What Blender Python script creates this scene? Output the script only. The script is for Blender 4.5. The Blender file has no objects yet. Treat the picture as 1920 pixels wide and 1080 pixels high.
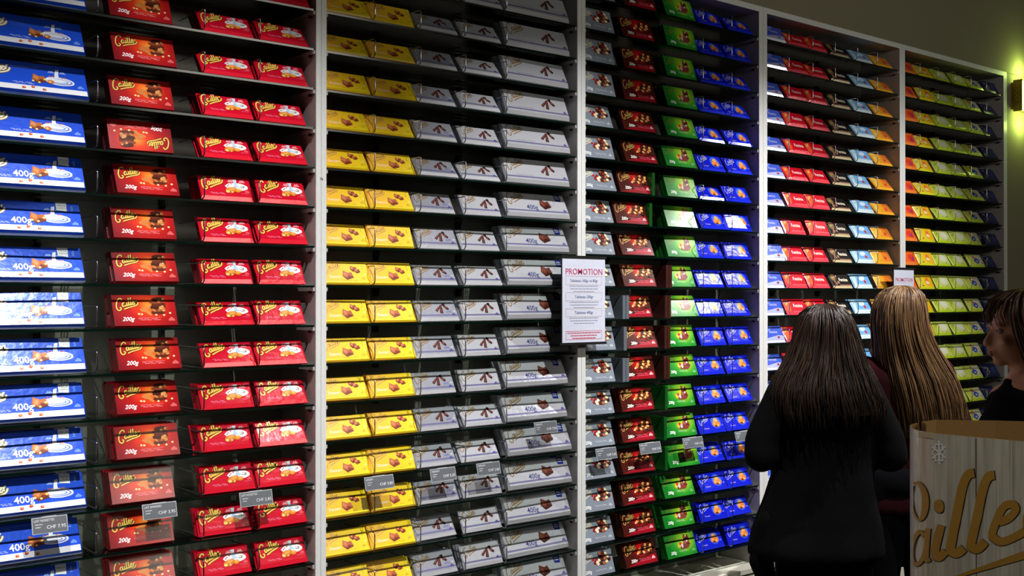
import bpy, bmesh, math, random
from mathutils import Vector, Matrix
from mathutils.geometry import tessellate_polygon
random.seed(7)
R = math.radians
sc = bpy.context.scene
COL = sc.collection
# ---------------------------------------------------------------- camera
FX = 2050.0
CAM = Vector((-1.666, -2.934, 1.62))
AX = math.atan2(2050, 2490)
SN, CS = math.sin(AX), math.cos(AX)
cd = bpy.data.cameras.new('camera'); cam = bpy.data.objects.new('camera', cd); COL.objects.link(cam)
cd.sensor_width = 36; cd.lens = 36 * FX / 1920; cd.clip_start = .05
cam.location = CAM; cam.rotation_euler = (R(90 + .42), 0, -math.atan2(SN, CS))
sc.camera = cam
# ---------------------------------------------------------------- light and exposure
sc.view_settings.view_transform = 'Standard'; sc.view_settings.look = 'None'
sc.view_settings.gamma = 1; sc.view_settings.use_curve_mapping = False
sc.view_settings.exposure = 0
w = bpy.data.worlds.new('room_air'); sc.world = w; w.use_nodes = True
w.node_tree.nodes['Background'].inputs[0].default_value = (.5, .55, .5, 1)
w.node_tree.nodes['Background'].inputs[1].default_value = .01
def spot(x, y, z, tx, ty, tz, power, half=26, blend=1.0, rad=.02, col=(1, .96, .95)):
    l = bpy.data.lights.new('ceiling_or_fill_spot', 'SPOT'); l.energy = power; l.spot_size = R(2 * half); l.spot_blend = blend
    l.shadow_soft_size = rad; l.color = col
    o = bpy.data.objects.new('ceiling_or_fill_spot', l); COL.objects.link(o); o.location = (x, y, z)
    o.rotation_euler = (Vector((tx, ty, tz)) - Vector((x, y, z))).to_track_quat('-Z', 'Y').to_euler()
SPOTS = [(-1.53, 330, -1.4), (-.42, 380, -.4), (.97, 380, .95), (2.22, 400, 2.15), (3.47, 210, 3.05), (4.72, 170, 2.3)]
for x, p, tx in SPOTS:
    spot(x, -1.6, 3.66, tx, 0, 1.04, p, 25.5)
def area(name, loc, tgt, size, power, col):
    l = bpy.data.lights.new(name, 'AREA'); l.energy = power; l.size = size; l.color = col
    o = bpy.data.objects.new(name, l); COL.objects.link(o); o.location = loc
    o.rotation_euler = (Vector(tgt) - Vector(loc)).to_track_quat('-Z', 'Y').to_euler()
area('room_fill_light', (2.0, -4.3, 3.6), (2.4, 0, 2.1), 1.6, 58, (1, .95, .82))  # unseen fill light, added to lift the upper wall and shelf backs
spot(-1.1, -2.7, 3.66, .62, -1.85, 0.95, 95, 15, 1, .05, (1, .93, .8))  # extra fill spot, added only to brighten the display bin
# ---------------------------------------------------------------- helpers
def lin(c): return tuple((v / 255 / 12.92 if v / 255 <= .04045 else ((v / 255 + .055) / 1.055) ** 2.4) for v in c)
MATS = {}
def mat(name, rgb, rough=.5, metal=0., spec=.5, bump=0., bscale=60., coat=0., lin_in=False):
    k = (name, tuple(rgb), rough, metal, bump)
    if k in MATS: return MATS[k]
    m = bpy.data.materials.new(name); m.use_nodes = True
    nt = m.node_tree; b = nt.nodes['Principled BSDF']
    c = tuple(rgb) if lin_in else lin(rgb)
    b.inputs['Base Color'].default_value = (*c, 1); b.inputs['Roughness'].default_value = rough
    b.inputs['Metallic'].default_value = metal; b.inputs['Specular IOR Level'].default_value = spec
    b.inputs['Coat Weight'].default_value = coat
    tc = nt.nodes.new('ShaderNodeTexCoord'); n = nt.nodes.new('ShaderNodeTexNoise')
    n.inputs['Scale'].default_value = bscale; n.inputs['Detail'].default_value = 2
    nt.links.new(tc.outputs['Object'], n.inputs['Vector'])
    if bump:
        bp = nt.nodes.new('ShaderNodeBump'); bp.inputs['Strength'].default_value = bump; bp.inputs['Distance'].default_value = .01
        nt.links.new(n.outputs['Fac'], bp.inputs['Height']); nt.links.new(bp.outputs['Normal'], b.inputs['Normal'])
    else:
        mx = nt.nodes.new('ShaderNodeMix'); mx.data_type = 'RGBA'
        mx.inputs['A'].default_value = (*[v * .93 for v in c], 1); mx.inputs['B'].default_value = (*[min(1, v * 1.07) for v in c], 1)
        nt.links.new(n.outputs['Fac'], mx.inputs['Factor']); nt.links.new(mx.outputs['Result'], b.inputs['Base Color'])
    MATS[k] = m
    return m
def radial(name, stops, centre, rad, rough=.19, bump=0.):
    """print with a round colour glow; centre and rad in metres in the pack's own x/z"""
    m = bpy.data.materials.new(name); m.use_nodes = True; nt = m.node_tree; b = nt.nodes['Principled BSDF']
    tc = nt.nodes.new('ShaderNodeTexCoord'); mp = nt.nodes.new('ShaderNodeMapping'); mp.vector_type = 'TEXTURE'
    mp.inputs['Location'].default_value = (centre[0], 0, centre[1]); mp.inputs['Scale'].default_value = (rad, 1, rad * .8)
    g = nt.nodes.new('ShaderNodeTexGradient'); g.gradient_type = 'SPHERICAL'; r = nt.nodes.new('ShaderNodeValToRGB')
    for i, (p, c) in enumerate(stops):
        e = r.color_ramp.elements[i] if i < 2 else r.color_ramp.elements.new(p)
        e.position = p; e.color = (*lin(c), 1)
    nt.links.new(tc.outputs['Object'], mp.inputs[0]); nt.links.new(mp.outputs[0], g.inputs[0])
    nt.links.new(g.outputs['Fac'], r.inputs[0]); nt.links.new(r.outputs[0], b.inputs['Base Color'])
    b.inputs['Roughness'].default_value = rough
    return m
class MB:
    def __init__(s): s.v = []; s.f = []; s.m = []; s.mats = []
    def mi(s, m):
        if m not in s.mats: s.mats.append(m)
        return s.mats.index(m)
    def add(s, vs, fs, m):
        b = len(s.v); i = s.mi(m); s.v += [tuple(v) for v in vs]
        for f in fs: s.f.append(tuple(b + k for k in f)); s.m.append(i)
    def box(s, x0, x1, y0, y1, z0, z1, m):
        s.add([(x0, y0, z0), (x1, y0, z0), (x1, y1, z0), (x0, y1, z0), (x0, y0, z1), (x1, y0, z1), (x1, y1, z1), (x0, y1, z1)],
              [(0, 3, 2, 1), (4, 5, 6, 7), (0, 1, 5, 4), (1, 2, 6, 5), (2, 3, 7, 6), (3, 0, 4, 7)], m)
    def tube(s, pts, r, m, n=6, r1=None):
        pts = [Vector(p) for p in pts]; rings = []
        up = Vector((0, 0, 1))
        for i, p in enumerate(pts):
            d = (pts[min(i + 1, len(pts) - 1)] - pts[max(i - 1, 0)]).normalized()
            a = d.cross(Vector((1, 0, 0)) if abs(d.x) < .8 else up).normalized(); c = d.cross(a)
            rr = r if r1 is None else r + (r1 - r) * i / (len(pts) - 1)
            rings.append([p + (a * math.cos(2 * math.pi * k / n) + c * math.sin(2 * math.pi * k / n)) * rr for k in range(n)])
        fs = []
        for i in range(len(pts) - 1):
            for k in range(n): fs.append((i * n + k, i * n + (k + 1) % n, (i + 1) * n + (k + 1) % n, (i + 1) * n + k))
        fs.append(tuple(range(n - 1, -1, -1))); fs.append(tuple(len(pts) * n - n + k for k in range(n)))
        s.add([v for q in rings for v in q], fs, m)
    def mesh(s, name):
        me = bpy.data.meshes.new(name); me.from_pydata(s.v, [], s.f)
        for m in s.mats: me.materials.append(m)
        me.polygons.foreach_set('material_index', s.m); me.update()
        return me
def link(name, me, parent=None, loc=(0, 0, 0), rot=(0, 0, 0)):
    o = bpy.data.objects.new(name, me); COL.objects.link(o); o.location = loc; o.rotation_euler = rot
    if parent: o.parent = parent
    return o
def tag(o, label, cat, group=None):
    o['label'] = label; o['category'] = cat
    if group: o['group'] = group
    return o
def smooth(me): me.polygons.foreach_set('use_smooth', [True] * len(me.polygons)); me.update()
def ray(px, Y):
    """where the picture column px meets the vertical plane at depth Y"""
    a = (px - 960) / FX
    dx, dy = SN + a * CS, CS - a * SN
    return CAM.x + dx * (Y - CAM.y) / dy
def cw(lat, dep, z=0): return Vector((CAM.x + SN * dep + CS * lat, CAM.y + CS * dep - SN * lat, z))
ORD = 'zeroth first second third fourth fifth sixth seventh eighth ninth tenth eleventh twelfth thirteenth fourteenth fifteenth sixteenth seventeenth eighteenth nineteenth twentieth'.split()
# ---------------------------------------------------------------- room
wallm = mat('olive_grey_paint', (138, 132, 108), .8, bump=.05, bscale=200)
darkm = mat('dark_ceiling_paint', (40, 38, 34), .9)
floorm = mat('dark_floor_tile', (58, 54, 50), .4, bump=.05, bscale=20)
def slab(name, *a, m=wallm):
    b = MB(); b.box(*a, m); o = link(name, b.mesh(name)); o['kind'] = 'structure'; return o
WX0, WX1, WY0 = -3.6, 6.6, -6.4
slab('floor', WX0, WX1, WY0, .4, -.1, 0, m=floorm)
slab('ceiling', WX0, WX1, WY0, .4, 3.75, 3.85, m=darkm)
slab('wall_back', WX0, WX1, .30, .4, 0, 3.75)
TOPZ = 2.862
slab('wall_back_upper', WX0, WX1, .012, .298, TOPZ + .004, 3.75)
slab('wall_back_right', 4.312, WX1, .012, .298, 0, TOPZ + .002)
slab('wall_left', WX0 - .1, WX0, WY0, .4, 0, 3.75)
slab('wall_right', WX1, WX1 + .1, WY0, .4, 0, 3.75)
slab('wall_front', WX0, WX1, WY0 - .1, WY0, 0, 3.75)
# ---------------------------------------------------------------- shelving bays
EDGE = [-1.095, -.002, 1.08, 2.1465, 3.244, 4.29]      # centre lines of the uprights
HALF = [.02, .018, .02, .0275, .024, .0185]
H = .12; Z0 = 1.649
KTOP = 9
panelm = mat('white_laminate', (225, 228, 226), .35, spec=.4)
sidem = mat('grey_side_laminate', (178, 174, 172), .5)
backm = mat('charcoal_back_laminate', (142, 139, 130), .4)
basem = mat('cream_base_laminate', (225, 222, 205), .5)
grovem = mat('dark_groove', (20, 20, 18), .7)
inkm = mat('black_ink', (30, 30, 34), .6)
glass = bpy.data.materials.new('clear_shelf_glass'); glass.use_nodes = True
nt = glass.node_tree; nt.nodes.remove(nt.nodes['Principled BSDF'])
tr = nt.nodes.new('ShaderNodeBsdfTransparent'); tr.inputs[0].default_value = (.84, .88, .85, 1)
gl = nt.nodes.new('ShaderNodeBsdfGlossy'); gl.inputs['Roughness'].default_value = .03
fr = nt.nodes.new('ShaderNodeFresnel'); fr.inputs[0].default_value = 1.45; ms = nt.nodes.new('ShaderNodeMixShader')
nt.links.new(fr.outputs[0], ms.inputs[0]); nt.links.new(tr.outputs[0], ms.inputs[1]); nt.links.new(gl.outputs[0], ms.inputs[2])
nt.links.new(ms.outputs[0], nt.nodes['Material Output'].inputs[0])
edgem = mat('green_glass_edge', (4, 20, 14), .15)
chrome = mat('chrome_wire', (190, 190, 195), .2, 1.)
blackm = mat('black_plastic', (14, 14, 15), .5)
BAYNAME = ['first', 'second', 'third', 'fourth', 'fifth']
DEPTH = .215
units = []
for i in range(5):
    u = bpy.data.objects.new('shelving_unit', None); COL.objects.link(u); u.location = ((EDGE[i] + EDGE[i + 1]) / 2, 0, 0)
    tag(u, ['tall white shelving unit holding blue and red packs', 'tall white shelving unit holding yellow and silver packs',
            'tall white shelving unit holding green and deep blue packs', 'tall white shelving unit with bright red and sky blue bars',
            'tall white shelving unit with cream and yellow bars, last before the wall'][i], 'shelving unit', 'shelving units along the wall')
    units.append(u); ox = u.location.x
    def part(nm, m, *a):
        b = MB(); b.box(a[0] - ox, a[1] - ox, *a[2:], m); return link(nm, b.mesh(nm), u)
    xl0, xl1 = EDGE[i] + .0006, EDGE[i] + HALF[i]
    xr0, xr1 = EDGE[i + 1] - HALF[i + 1], EDGE[i + 1] - (.0006 if i < 4 else -HALF[5])
    for a, b_, inner in ((xl0, xl1, 'r'), (xr0, xr1, 'l')):
        p = part('side_panel', sidem, a, b_, .002, DEPTH + .02, 0, TOPZ)
        f = MB(); f.box(a - ox, b_ - ox, 0, .0018, 0, TOPZ, panelm); link('edge_band', f.mesh('edge_band'), p)
    part('back_panel', backm, xl1, xr0, DEPTH, DEPTH + .02, 0, TOPZ)
    p = part('top_panel', sidem, xl1, xr0, .002, DEPTH, TOPZ - .024, TOPZ)
    f = MB(); f.box(xl1 - ox, xr0 - ox, 0, .0018, TOPZ - .024, TOPZ, panelm); link('edge_band', f.mesh('edge_band'), p)
    part('base_box', basem, xl1, xr0, -.02, DEPTH, 0, .475)
    b = MB()
    for z in (.45, .425, .395): b.box(xl1 - ox, xr0 - ox, -.0215, -.0195, z, z + .006, grovem)
    link('base_groove', b.mesh('base_groove'), u)
# small number on the first upright
def text_mesh(s, size, shear=0, bold=0):
    c = bpy.data.curves.new('lettering', 'FONT'); c.body = s; c.size = size; c.shear = shear; c.offset = bold; c.resolution_u = 2
    o = bpy.data.objects.new('lettering', c); me = bpy.data.meshes.new_from_object(o)
    vs = [tuple(v.co) for v in me.vertices]; fs = [tuple(p.vertices) for p in me.polygons]
    bpy.data.objects.remove(o); bpy.data.curves.remove(c); bpy.data.meshes.remove(me)
    return vs, fs
def text_on(mb, s, x, z, size, m, y=0, shear=0, bold=0, rot=0, align='l', sx=1):
    vs, fs = text_mesh(s, size, shear, bold)
    wd = max([v[0] for v in vs] or [0]) * sx
    off = {'l': 0, 'c': -wd / 2, 'r': -wd}[align]
    c, q = math.cos(rot), math.sin(rot)
    mb.add([(x + (v[0] * sx + off) * c - v[1] * q, y, z + (v[0] * sx + off) * q + v[1] * c) for v in vs], fs, m)
    return wd
b = MB(); text_on(b, '78', 0, 0, .012, inkm, align='c')
n = link('number', b.mesh('number'), units[1]); n.location = (-.002 - units[1].location.x, -.0006, 1.62 + (555 - 338) / 617)
# ---------------------------------------------------------------- pack artwork
def smooth_line(p, n=4, closed=False):
    out = []
    N = len(p)
    rng = range(N) if closed else range(N - 1)
    for i in rng:
        g = (lambda k: p[k % N]) if closed else (lambda k: p[max(0, min(N - 1, k))])
        a, b, c, d = g(i - 1), g(i), g(i + 1), g(i + 2)
        for j in range(n):
            t = j / n
            out.append(tuple(.5 * (2 * b[q] + (c[q] - a[q]) * t + (2 * a[q] - 5 * b[q] + 4 * c[q] - d[q]) * t * t + (3 * b[q] - a[q] - 3 * c[q] + d[q]) * t ** 3) for q in (0, 1)))
    if not closed: out.append(tuple(p[-1][:2]))
    return out
LETTERS = [  # the handwritten wordmark, one list of strokes
    [(1.75, 1.75), (1.75, 2.15), (1.35, 2.35), (.8, 2.05), (.35, 1.3), (.12, .4), (.2, -.45), (.65, -.85), (1.15, -.62), (1.22, -.2), (.9, -.05)],
    [(2.35, .85), (2.0, .95), (1.7, .55), (1.72, .1), (2.0, .02), (2.3, .4), (2.42, .9), (2.38, .2), (2.55, .02), (2.8, .25)],
    [(2.95, .9), (2.92, .2), (3.1, .02), (3.3, .25)],
    [(3.6, 2.0), (3.45, 1.2), (3.42, .25), (3.6, .02), (3.8, .25)],
    [(4.15, 2.05), (4.0, 1.2), (3.97, .25), (4.12, .02), (4.35, .25)],
    [(4.45, .45), (4.8, .6), (4.85, .9), (4.6, .98), (4.42, .6), (4.5, .12), (4.78, .02), (5.1, .3)],
    [(5.2, .9), (5.22, .05), (5.24, .5), (5.45, .85), (5.7, .85)]]
def ribbon(pts, wd):
    L, Rr = [], []
    for i, p in enumerate(pts):
        a, b = pts[max(0, i - 1)], pts[min(len(pts) - 1, i + 1)]
        dx, dy = b[0] - a[0], b[1] - a[1]; l = math.hypot(dx, dy) or 1
        q = wd(i / (len(pts) - 1)) / 2 if callable(wd) else wd / 2
        L.append((p[0] - dy / l * q, p[1] + dx / l * q)); Rr.append((p[0] + dy / l * q, p[1] - dx / l * q))
    return L, Rr
class Art:
    def __init__(s, w, h, finish):
        s.w, s.h, s.fin = w, h, finish; s.zm = .0015; s.items = []; s.boxes = []
    def m(s, rgb, name='print'):
        r, me, bu = s.fin
        return mat(name, rgb, r, me, bump=bu, bscale=45)
    def layer(s, pts, lvl=None):
        x0 = min(p[0] for p in pts); x1 = max(p[0] for p in pts); z0 = min(p[1] for p in pts); z1 = max(p[1] for p in pts)
        L = 1 + max([b[4] for b in s.boxes if b[0] < x1 and b[1] > x0 and b[2] < z1 and b[3] > z0] or [0]) if lvl is None else lvl
        s.boxes.append((x0, x1, z0, z1, L)); return L
    def clip(s, p): return (max(.0015, min(s.w - .0015, p[0])), max(s.zm, min(s.h - .0015, p[1])))
    def poly(s, pts, rgb):
        pts = [s.clip(p) for p in pts]
        L = s.layer(pts); t = tessellate_polygon([[Vector((p[0], p[1], 0)) for p in pts]])
        fs = []
        for a, b, c in t:
            A, B, Cc = pts[a], pts[b], pts[c]
            cr = (B[0] - A[0]) * (Cc[1] - A[1]) - (B[1] - A[1]) * (Cc[0] - A[0])
            if abs(cr) > 1e-12: fs.append((a, b, c) if cr > 0 else (a, c, b))
        s.items.append(([(p[0], L, p[1]) for p in pts], fs, rgb))
    def blob(s, cx, cz, rx, rz, rgb, n=12, rot=0, jit=0, seed=0):
        rn = random.Random(seed)
        pts = []
        for k in range(n):
            a = 2 * math.pi * k / n; j = 1 + rn.uniform(-jit, jit)
            x, z = rx * math.cos(a) * j, rz * math.sin(a) * j
            pts.append((cx + x * math.cos(rot) - z * math.sin(rot), cz + x * math.sin(rot) + z * math.cos(rot)))
        s.poly(pts, rgb)
    def rect(s, x0, x1, z0, z1, rgb): s.poly([(x0, z0), (x1, z0), (x1, z1), (x0, z1)], rgb)
    def line(s, pts, wd, rgb, lvl=None, n=3):
        pts = smooth_line(pts, n); L, Q = ribbon(pts, wd)
        L = [s.clip(p) for p in L]; Q = [s.clip(p) for p in Q]
        l = s.layer(L + Q, lvl); N = len(L)
        s.items.append(([(p[0], l, p[1]) for p in L + Q], [(i, N + i, N + i + 1, i + 1) for i in range(N - 1)], rgb))
        return l
    def text(s, t, x, z, size, rgb, shear=0, bold=0, rot=0, sx=1):
        vs, fs = text_mesh(t, size, shear, bold); c, q = math.cos(rot), math.sin(rot)
        vs = [s.clip((x + v[0] * sx * c - v[1] * q, z + v[0] * sx * q + v[1] * c)) for v in vs]
        l = s.layer(vs); s.items.append(([(p[0], l, p[1]) for p in vs], fs, rgb))
    def logo(s, x, z, k, rgb, dark=None, rot=.28, wt=.3, swoosh=True):
        c, q = math.cos(rot), math.sin(rot)
        def T(p): return (x + k * ((p[0] + p[1] * .12) * c - p[1] * q), z + k * (p[0] * q + p[1] * c))
        def run(rgb, wt):
            strokes = [[T(p) for p in L] for L in LETTERS]
            strokes.append([T((2.95, 1.35)), T((3.02, 1.5))])
            if swoosh: strokes.append([T((1.9, -.75)), T((3.4, -.5)), T((5.3, -.35)), T((5.9, .35))])
            lv = s.layer([p for S in strokes for p in S])
            for S in strokes: s.line(S, k * wt, rgb, lv, 3)
        if dark: run(dark, wt * 1.9)
        run(rgb, wt)
    def bake(s, mb, y=0, flip=False):
        for vs, fs, rgb in s.items:
            m = rgb if not isinstance(rgb, tuple) else s.m(rgb)
            mb.add([(v[0], y - .00013 * v[1], v[2]) for v in vs], fs, m)
FOIL = (.2, .12, .06); PAPER = (.3, 0., .03); BOX = (.19, 0., .0)
SILVER = (.27, .45, .10)
def pack_mesh(name, w, h, t, front, side, art, bar=True, e=.006, eb=None, low=None):
    mb = MB()
    if bar:
        d = t * .32
        eb = e if eb is None else eb; low = low or front
        A = [(e, 0, eb), (w - e, 0, eb), (w - e, 0, h - e), (e, 0, h - e)]
        B = [(0, d, 0), (w, d, 0), (w, d, h), (0, d, h)]
        Cq = [(0, t * .75, 0), (w, t * .75, 0), (w, t * .75, h), (0, t * .75, h)]
        D = [(e, t, e), (w - e, t, e), (w - e, t, h - e), (e, t, h - e)]
        mb.add(A, [(0, 1, 2, 3)], front)
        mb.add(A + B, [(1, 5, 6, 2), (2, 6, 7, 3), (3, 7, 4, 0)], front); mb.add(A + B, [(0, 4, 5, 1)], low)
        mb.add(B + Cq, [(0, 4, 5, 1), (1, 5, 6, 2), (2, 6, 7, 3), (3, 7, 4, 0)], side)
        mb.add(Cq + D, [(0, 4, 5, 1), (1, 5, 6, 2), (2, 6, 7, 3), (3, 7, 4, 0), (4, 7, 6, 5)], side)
        # end folds of the wrapper
        for x in (.001, w - .003):
            mb.box(x, x + .002, t * .45, t * .62, h * .12, h * .88, side)
    else:
        r = .0012
        mb.add([(0, 0, 0), (w, 0, 0), (w, 0, h), (0, 0, h)], [(0, 1, 2, 3)], front)
        mb.box(0, w, .0002, t, 0, h, side)
        mb.box(w * .5 - .0004, w * .5 + .0004, .001, t - .001, h, h + .0003, side)
        mb.box(w - .0002, w + .0004, t * .48, t * .54, .002, h - .002, side)
    if art: art.bake(mb, -.00015)
    return mb.mesh(name)
P = {}
def bignuts(a, pos, cols):
    for i, (x, z) in enumerate(pos):
        c = cols[i % len(cols)]; rot = .5 * math.sin(i * 2.3)
        a.blob(x, z, .0095, .0068, (44, 18, 14), 11, rot, .08, i); a.blob(x, z, .0082, .0056, c, 11, rot, .08, i)
        a.blob(x - .002, z + .0018, .0035, .0018, tuple(min(255, v + 34) for v in c), 7, rot)
def nuts(a, cx, cz, sx, sz, n, cols, seed, r=.006):
    rn = random.Random(seed)
    for i in range(n):
        x = cx + rn.uniform(-1, 1) * sx; z = cz + rn.uniform(-1, 1) * sz
        a.blob(x, z, r * rn.uniform(.8, 1.3), r * rn.uniform(.6, .95), cols[i % len(cols)], 8, rn.uniform(-1, 1), .1, i)
        if i % 2 == 0: a.blob(x - r * .2, z + r * .2, r * .45, r * .3, (240, 205, 150), 6, .4)
GOLD, GDK = (232, 196, 92), (70, 44, 14)
def choc(a, x, z, s, c1=(150, 76, 36), c2=(98, 42, 18), c3=(190, 110, 60)):
    a.poly([(x - s, z - .2 * s), (x - .3 * s, z - .9 * s), (x + 1.0 * s, z - .5 * s), (x + .6 * s, z + .1 * s)], c2)
    a.poly([(x - s, z - .2 * s), (x - .75 * s, z + .75 * s), (x + .1 * s, z + .35 * s), (x + .7 * s, z + .5 * s), (x + 1.05 * s, z - .4 * s), (x + .2 * s, z - .1 * s), (x - .3 * s, z - .55 * s)], c1)
    a.poly([(x - .8 * s, z + .0 * s), (x - .65 * s, z + .55 * s), (x - .05 * s, z + .2 * s), (x - .25 * s, z - .3 * s)], c3)
def milk(a, x, z, s, sw=True):
    W = (236, 242, 252)
    a.poly([(x - .9 * s, z - 1.0 * s), (x - .75 * s, z + 1.0 * s), (x - .4 * s, z + 2.4 * s), (x + .35 * s, z + 2.5 * s), (x + .1 * s, z + 1.0 * s), (x + .2 * s, z - .8 * s)], W)
    a.blob(x + .2 * s, z - .8 * s, 3.3 * s, 1.15 * s, W, 18, -.04, .03, 3)
    if sw:
        a.blob(x + .35 * s, z - .85 * s, 2.7 * s, .85 * s, (92, 128, 214), 18, -.04)
        a.blob(x + .15 * s, z - .8 * s, 2.5 * s, .7 * s, W, 18, -.04)
        a.blob(x + .3 * s, z - .85 * s, 1.9 * s, .5 * s, (110, 146, 222), 14, -.04)
        a.blob(x + .1 * s, z - .8 * s, 1.7 * s, .38 * s, W, 14, -.04)
    for dx in (-1.9, -1.2, .9, 1.5): a.blob(x + dx * s, z + (.4 if dx < 0 else .25) * s, .25 * s, .16 * s, (190, 100, 60), 6)
def alps(a, x, z, s, c): 
    for dx in (-1, 1): a.poly([(x + dx * 1.6 * s - s, z), (x + dx * 1.6 * s - .2 * s, z + .8 * s), (x + dx * 1.6 * s + .1 * s, z + .5 * s), (x + dx * 1.6 * s + .4 * s, z + .9 * s), (x + dx * 1.6 * s + 1.1 * s, z)], c)
def chalet(a, x, z, s, c):
    a.poly([(x - s, z), (x + s, z), (x + s, z + .5 * s), (x, z + 1.3 * s), (x - s, z + .5 * s)], c)
def tinylines(a, x, z, L, c, n=2):
    for i in range(n):
        xx = x + i * L * .12
        for k in (.0, .28, .62): a.rect(xx + L * k, xx + L * (k + (.22 if k != .62 else .3)), z - i * .0034, z - i * .0034 + .0011, c)
BLUE = (26, 78, 214)
def mega(large):
    w_, h_ = .300, .098
    a = Art(w_, h_, FOIL); x0 = .004
    a.rect(.006, w_ - .006, .004, .020, (236, 240, 246))
    a.logo(.025, .044, .0145, (250, 244, 214), (120, 100, 60), .25)
    mx = .225 if large else .222
    alps(a, mx, .068, .009, (140, 170, 236))
    milk(a, mx + .003, .052, .0115)
    if large:
        choc(a, .185, .045, .021, (178, 98, 48), (112, 48, 20), (208, 130, 74))
        a.text('400g', .118, .026, .026, (246, 248, 255), bold=.0004)
        a.poly([(.236, .094), (.236, .070), (.262, .066), (.264, .094)], (242, 244, 246))
        a.text('MEGA', .2385, .0815, .0085, (70, 80, 100)); a.text('FORMAT', .2385, .0745, .0062, (90, 100, 116))
        tinylines(a, .085, .028, .028, (200, 214, 250))
        for k in range(4): a.rect(.272 + .002 * (k % 2), .279, .07 + .004 * k, .072 + .004 * k, (120, 160, 240))
    else:
        choc(a, .176, .046, .018, (186, 108, 56), (118, 54, 24), (214, 140, 84))
        a.blob(.204, .038, .009, .0065, (200, 116, 62), 9, 0); a.blob(.202, .038, .004, .003, (246, 214, 140), 7)
        tinylines(a, .11, .028, .05, (200, 214, 250))
    for dx, dz in ((-.012, -.008), (.003, -.011), (.018, .0)): a.blob((.182 if large else .172) + dx, .044 + dz, .0035, .003, (244, 222, 140), 7)
    chalet(a, .279, .026, .008, (110, 150, 236))
    for nx, nz in ((.135, .012), (.158, .016), (.185, .011)):
        a.blob(nx, nz, .0052, .0038, (196, 60, 30), 9, .2); a.blob(nx + .001, nz + .001, .0025, .0015, (240, 190, 110), 6)
    m = mat('blue_foil', BLUE, *FOIL[:2], bump=FOIL[2], bscale=45)
    return pack_mesh('blue_mega_bar', w_, h_, .026, m, mat('pale_foil_side', (190, 200, 226), .3, .2, bump=.05, bscale=40), a, True, .004)
P['mega'] = mega(True); P['mega_plain'] = mega(False)
def redbox():
    a = Art(.176, .090, BOX)
    a.logo(.010, .052, .0108, GOLD, (96, 20, 12), .2)
    for i in range(6):
        zz = .038 + i * .0078; ww = .024 - abs(i - 2) * .0018
        a.blob(.124 + (i % 2) * .004, zz, ww, .0062, [(92, 38, 22), (130, 64, 36), (70, 28, 16)][i % 3], 12, .06, .08, i)
    nuts(a, .126, .062, .017, .018, 9, [(176, 96, 50), (214, 150, 90), (196, 120, 60)], 5, .0052)
    for nx, nz, r in ((.085, .044, 0), (.097, .038, -.5), (.093, .051, .4)): a.blob(nx, nz, .0125, .0052, (206, 124, 62), 10, -.3 + r); 
    for nx, nz in ((.070, .034), (.078, .033), (.140, .030), (.118, .031), (.158, .036)): a.blob(nx, nz, .0035, .0028, (240, 216, 160), 7)
    a.text('200g', .022, .014, .0165, (250, 244, 246), .35, .0003)
    a.rect(.068, .13, .0225, .0235, (236, 120, 130)); tinylines(a, .066, .019, .06, (240, 150, 160))
    chalet(a, .160, .013, .009, (214, 96, 96))
    m = radial('red_glow_card', [(0, (120, 12, 24)), (.45, (176, 24, 24)), (.75, (226, 60, 24)), (1, (250, 150, 50))], (.1, .058), .11)
    return pack_mesh('red_chocolate_box', .176, .090, .018, m, mat('dark_red_card', (112, 14, 22), .3), a, False)
P['redbox'] = redbox()
def redbar():
    a = Art(.162, .079, FOIL); a.zm = .0125
    a.logo(.010, .0395, .0118, (246, 206, 96), (130, 20, 20), .33, .34)
    for dx in (-.017, .018): a.poly([(.116 + dx - .010, .060), (.116 + dx - .003, .069), (.116 + dx, .066), (.116 + dx + .004, .070), (.116 + dx + .011, .060)], (240, 150, 160))
    a.poly([(.107, .044), (.109, .064), (.105, .070), (.119, .071), (.117, .062), (.119, .044)], (206, 226, 240))
    a.blob(.116, .0455, .035, .0125, (240, 244, 248), 20, -.03, .05, 3)
    a.poly([(.109, .050), (.110, .062), (.116, .062), (.118, .049), (.126, .045), (.117, .042), (.104, .043)], (184, 212, 236))
    a.blob(.133, .046, .008, .0042, (150, 120, 96), 10); a.blob(.131, .0465, .006, .003, (222, 226, 226), 9)
    for x, z in ((.092, .050), (.100, .054), (.088, .046)): a.blob(x, z, .0028, .0018, (190, 70, 50), 6)
    a.blob(.096, .034, .0175, .0095, (214, 128, 56), 12, .3, .08, 2); a.blob(.099, .037, .011, .005, (238, 166, 84), 9, .3); a.blob(.118, .033, .010, .0065, (226, 140, 44), 10, .1)
    a.blob(.119, .035, .006, .0028, (248, 186, 90), 8, .1); a.blob(.085, .028, .006, .0045, (246, 216, 120), 7); a.blob(.096, .0255, .005, .004, (190, 92, 36), 7); a.blob(.099, .027, .0035, .0025, (250, 214, 110), 6)
    tinylines(a, .030, .022, .045, (240, 150, 190)); a.rect(.128, .150, .0235, .0245, (240, 120, 140)); chalet(a, .146, .027, .007, (226, 90, 96))
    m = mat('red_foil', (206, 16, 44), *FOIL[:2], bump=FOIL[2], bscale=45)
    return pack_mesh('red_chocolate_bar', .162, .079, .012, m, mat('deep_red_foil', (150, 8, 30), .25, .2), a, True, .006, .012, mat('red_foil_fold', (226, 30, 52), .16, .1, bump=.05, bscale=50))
P['redbar'] = redbar()
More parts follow.
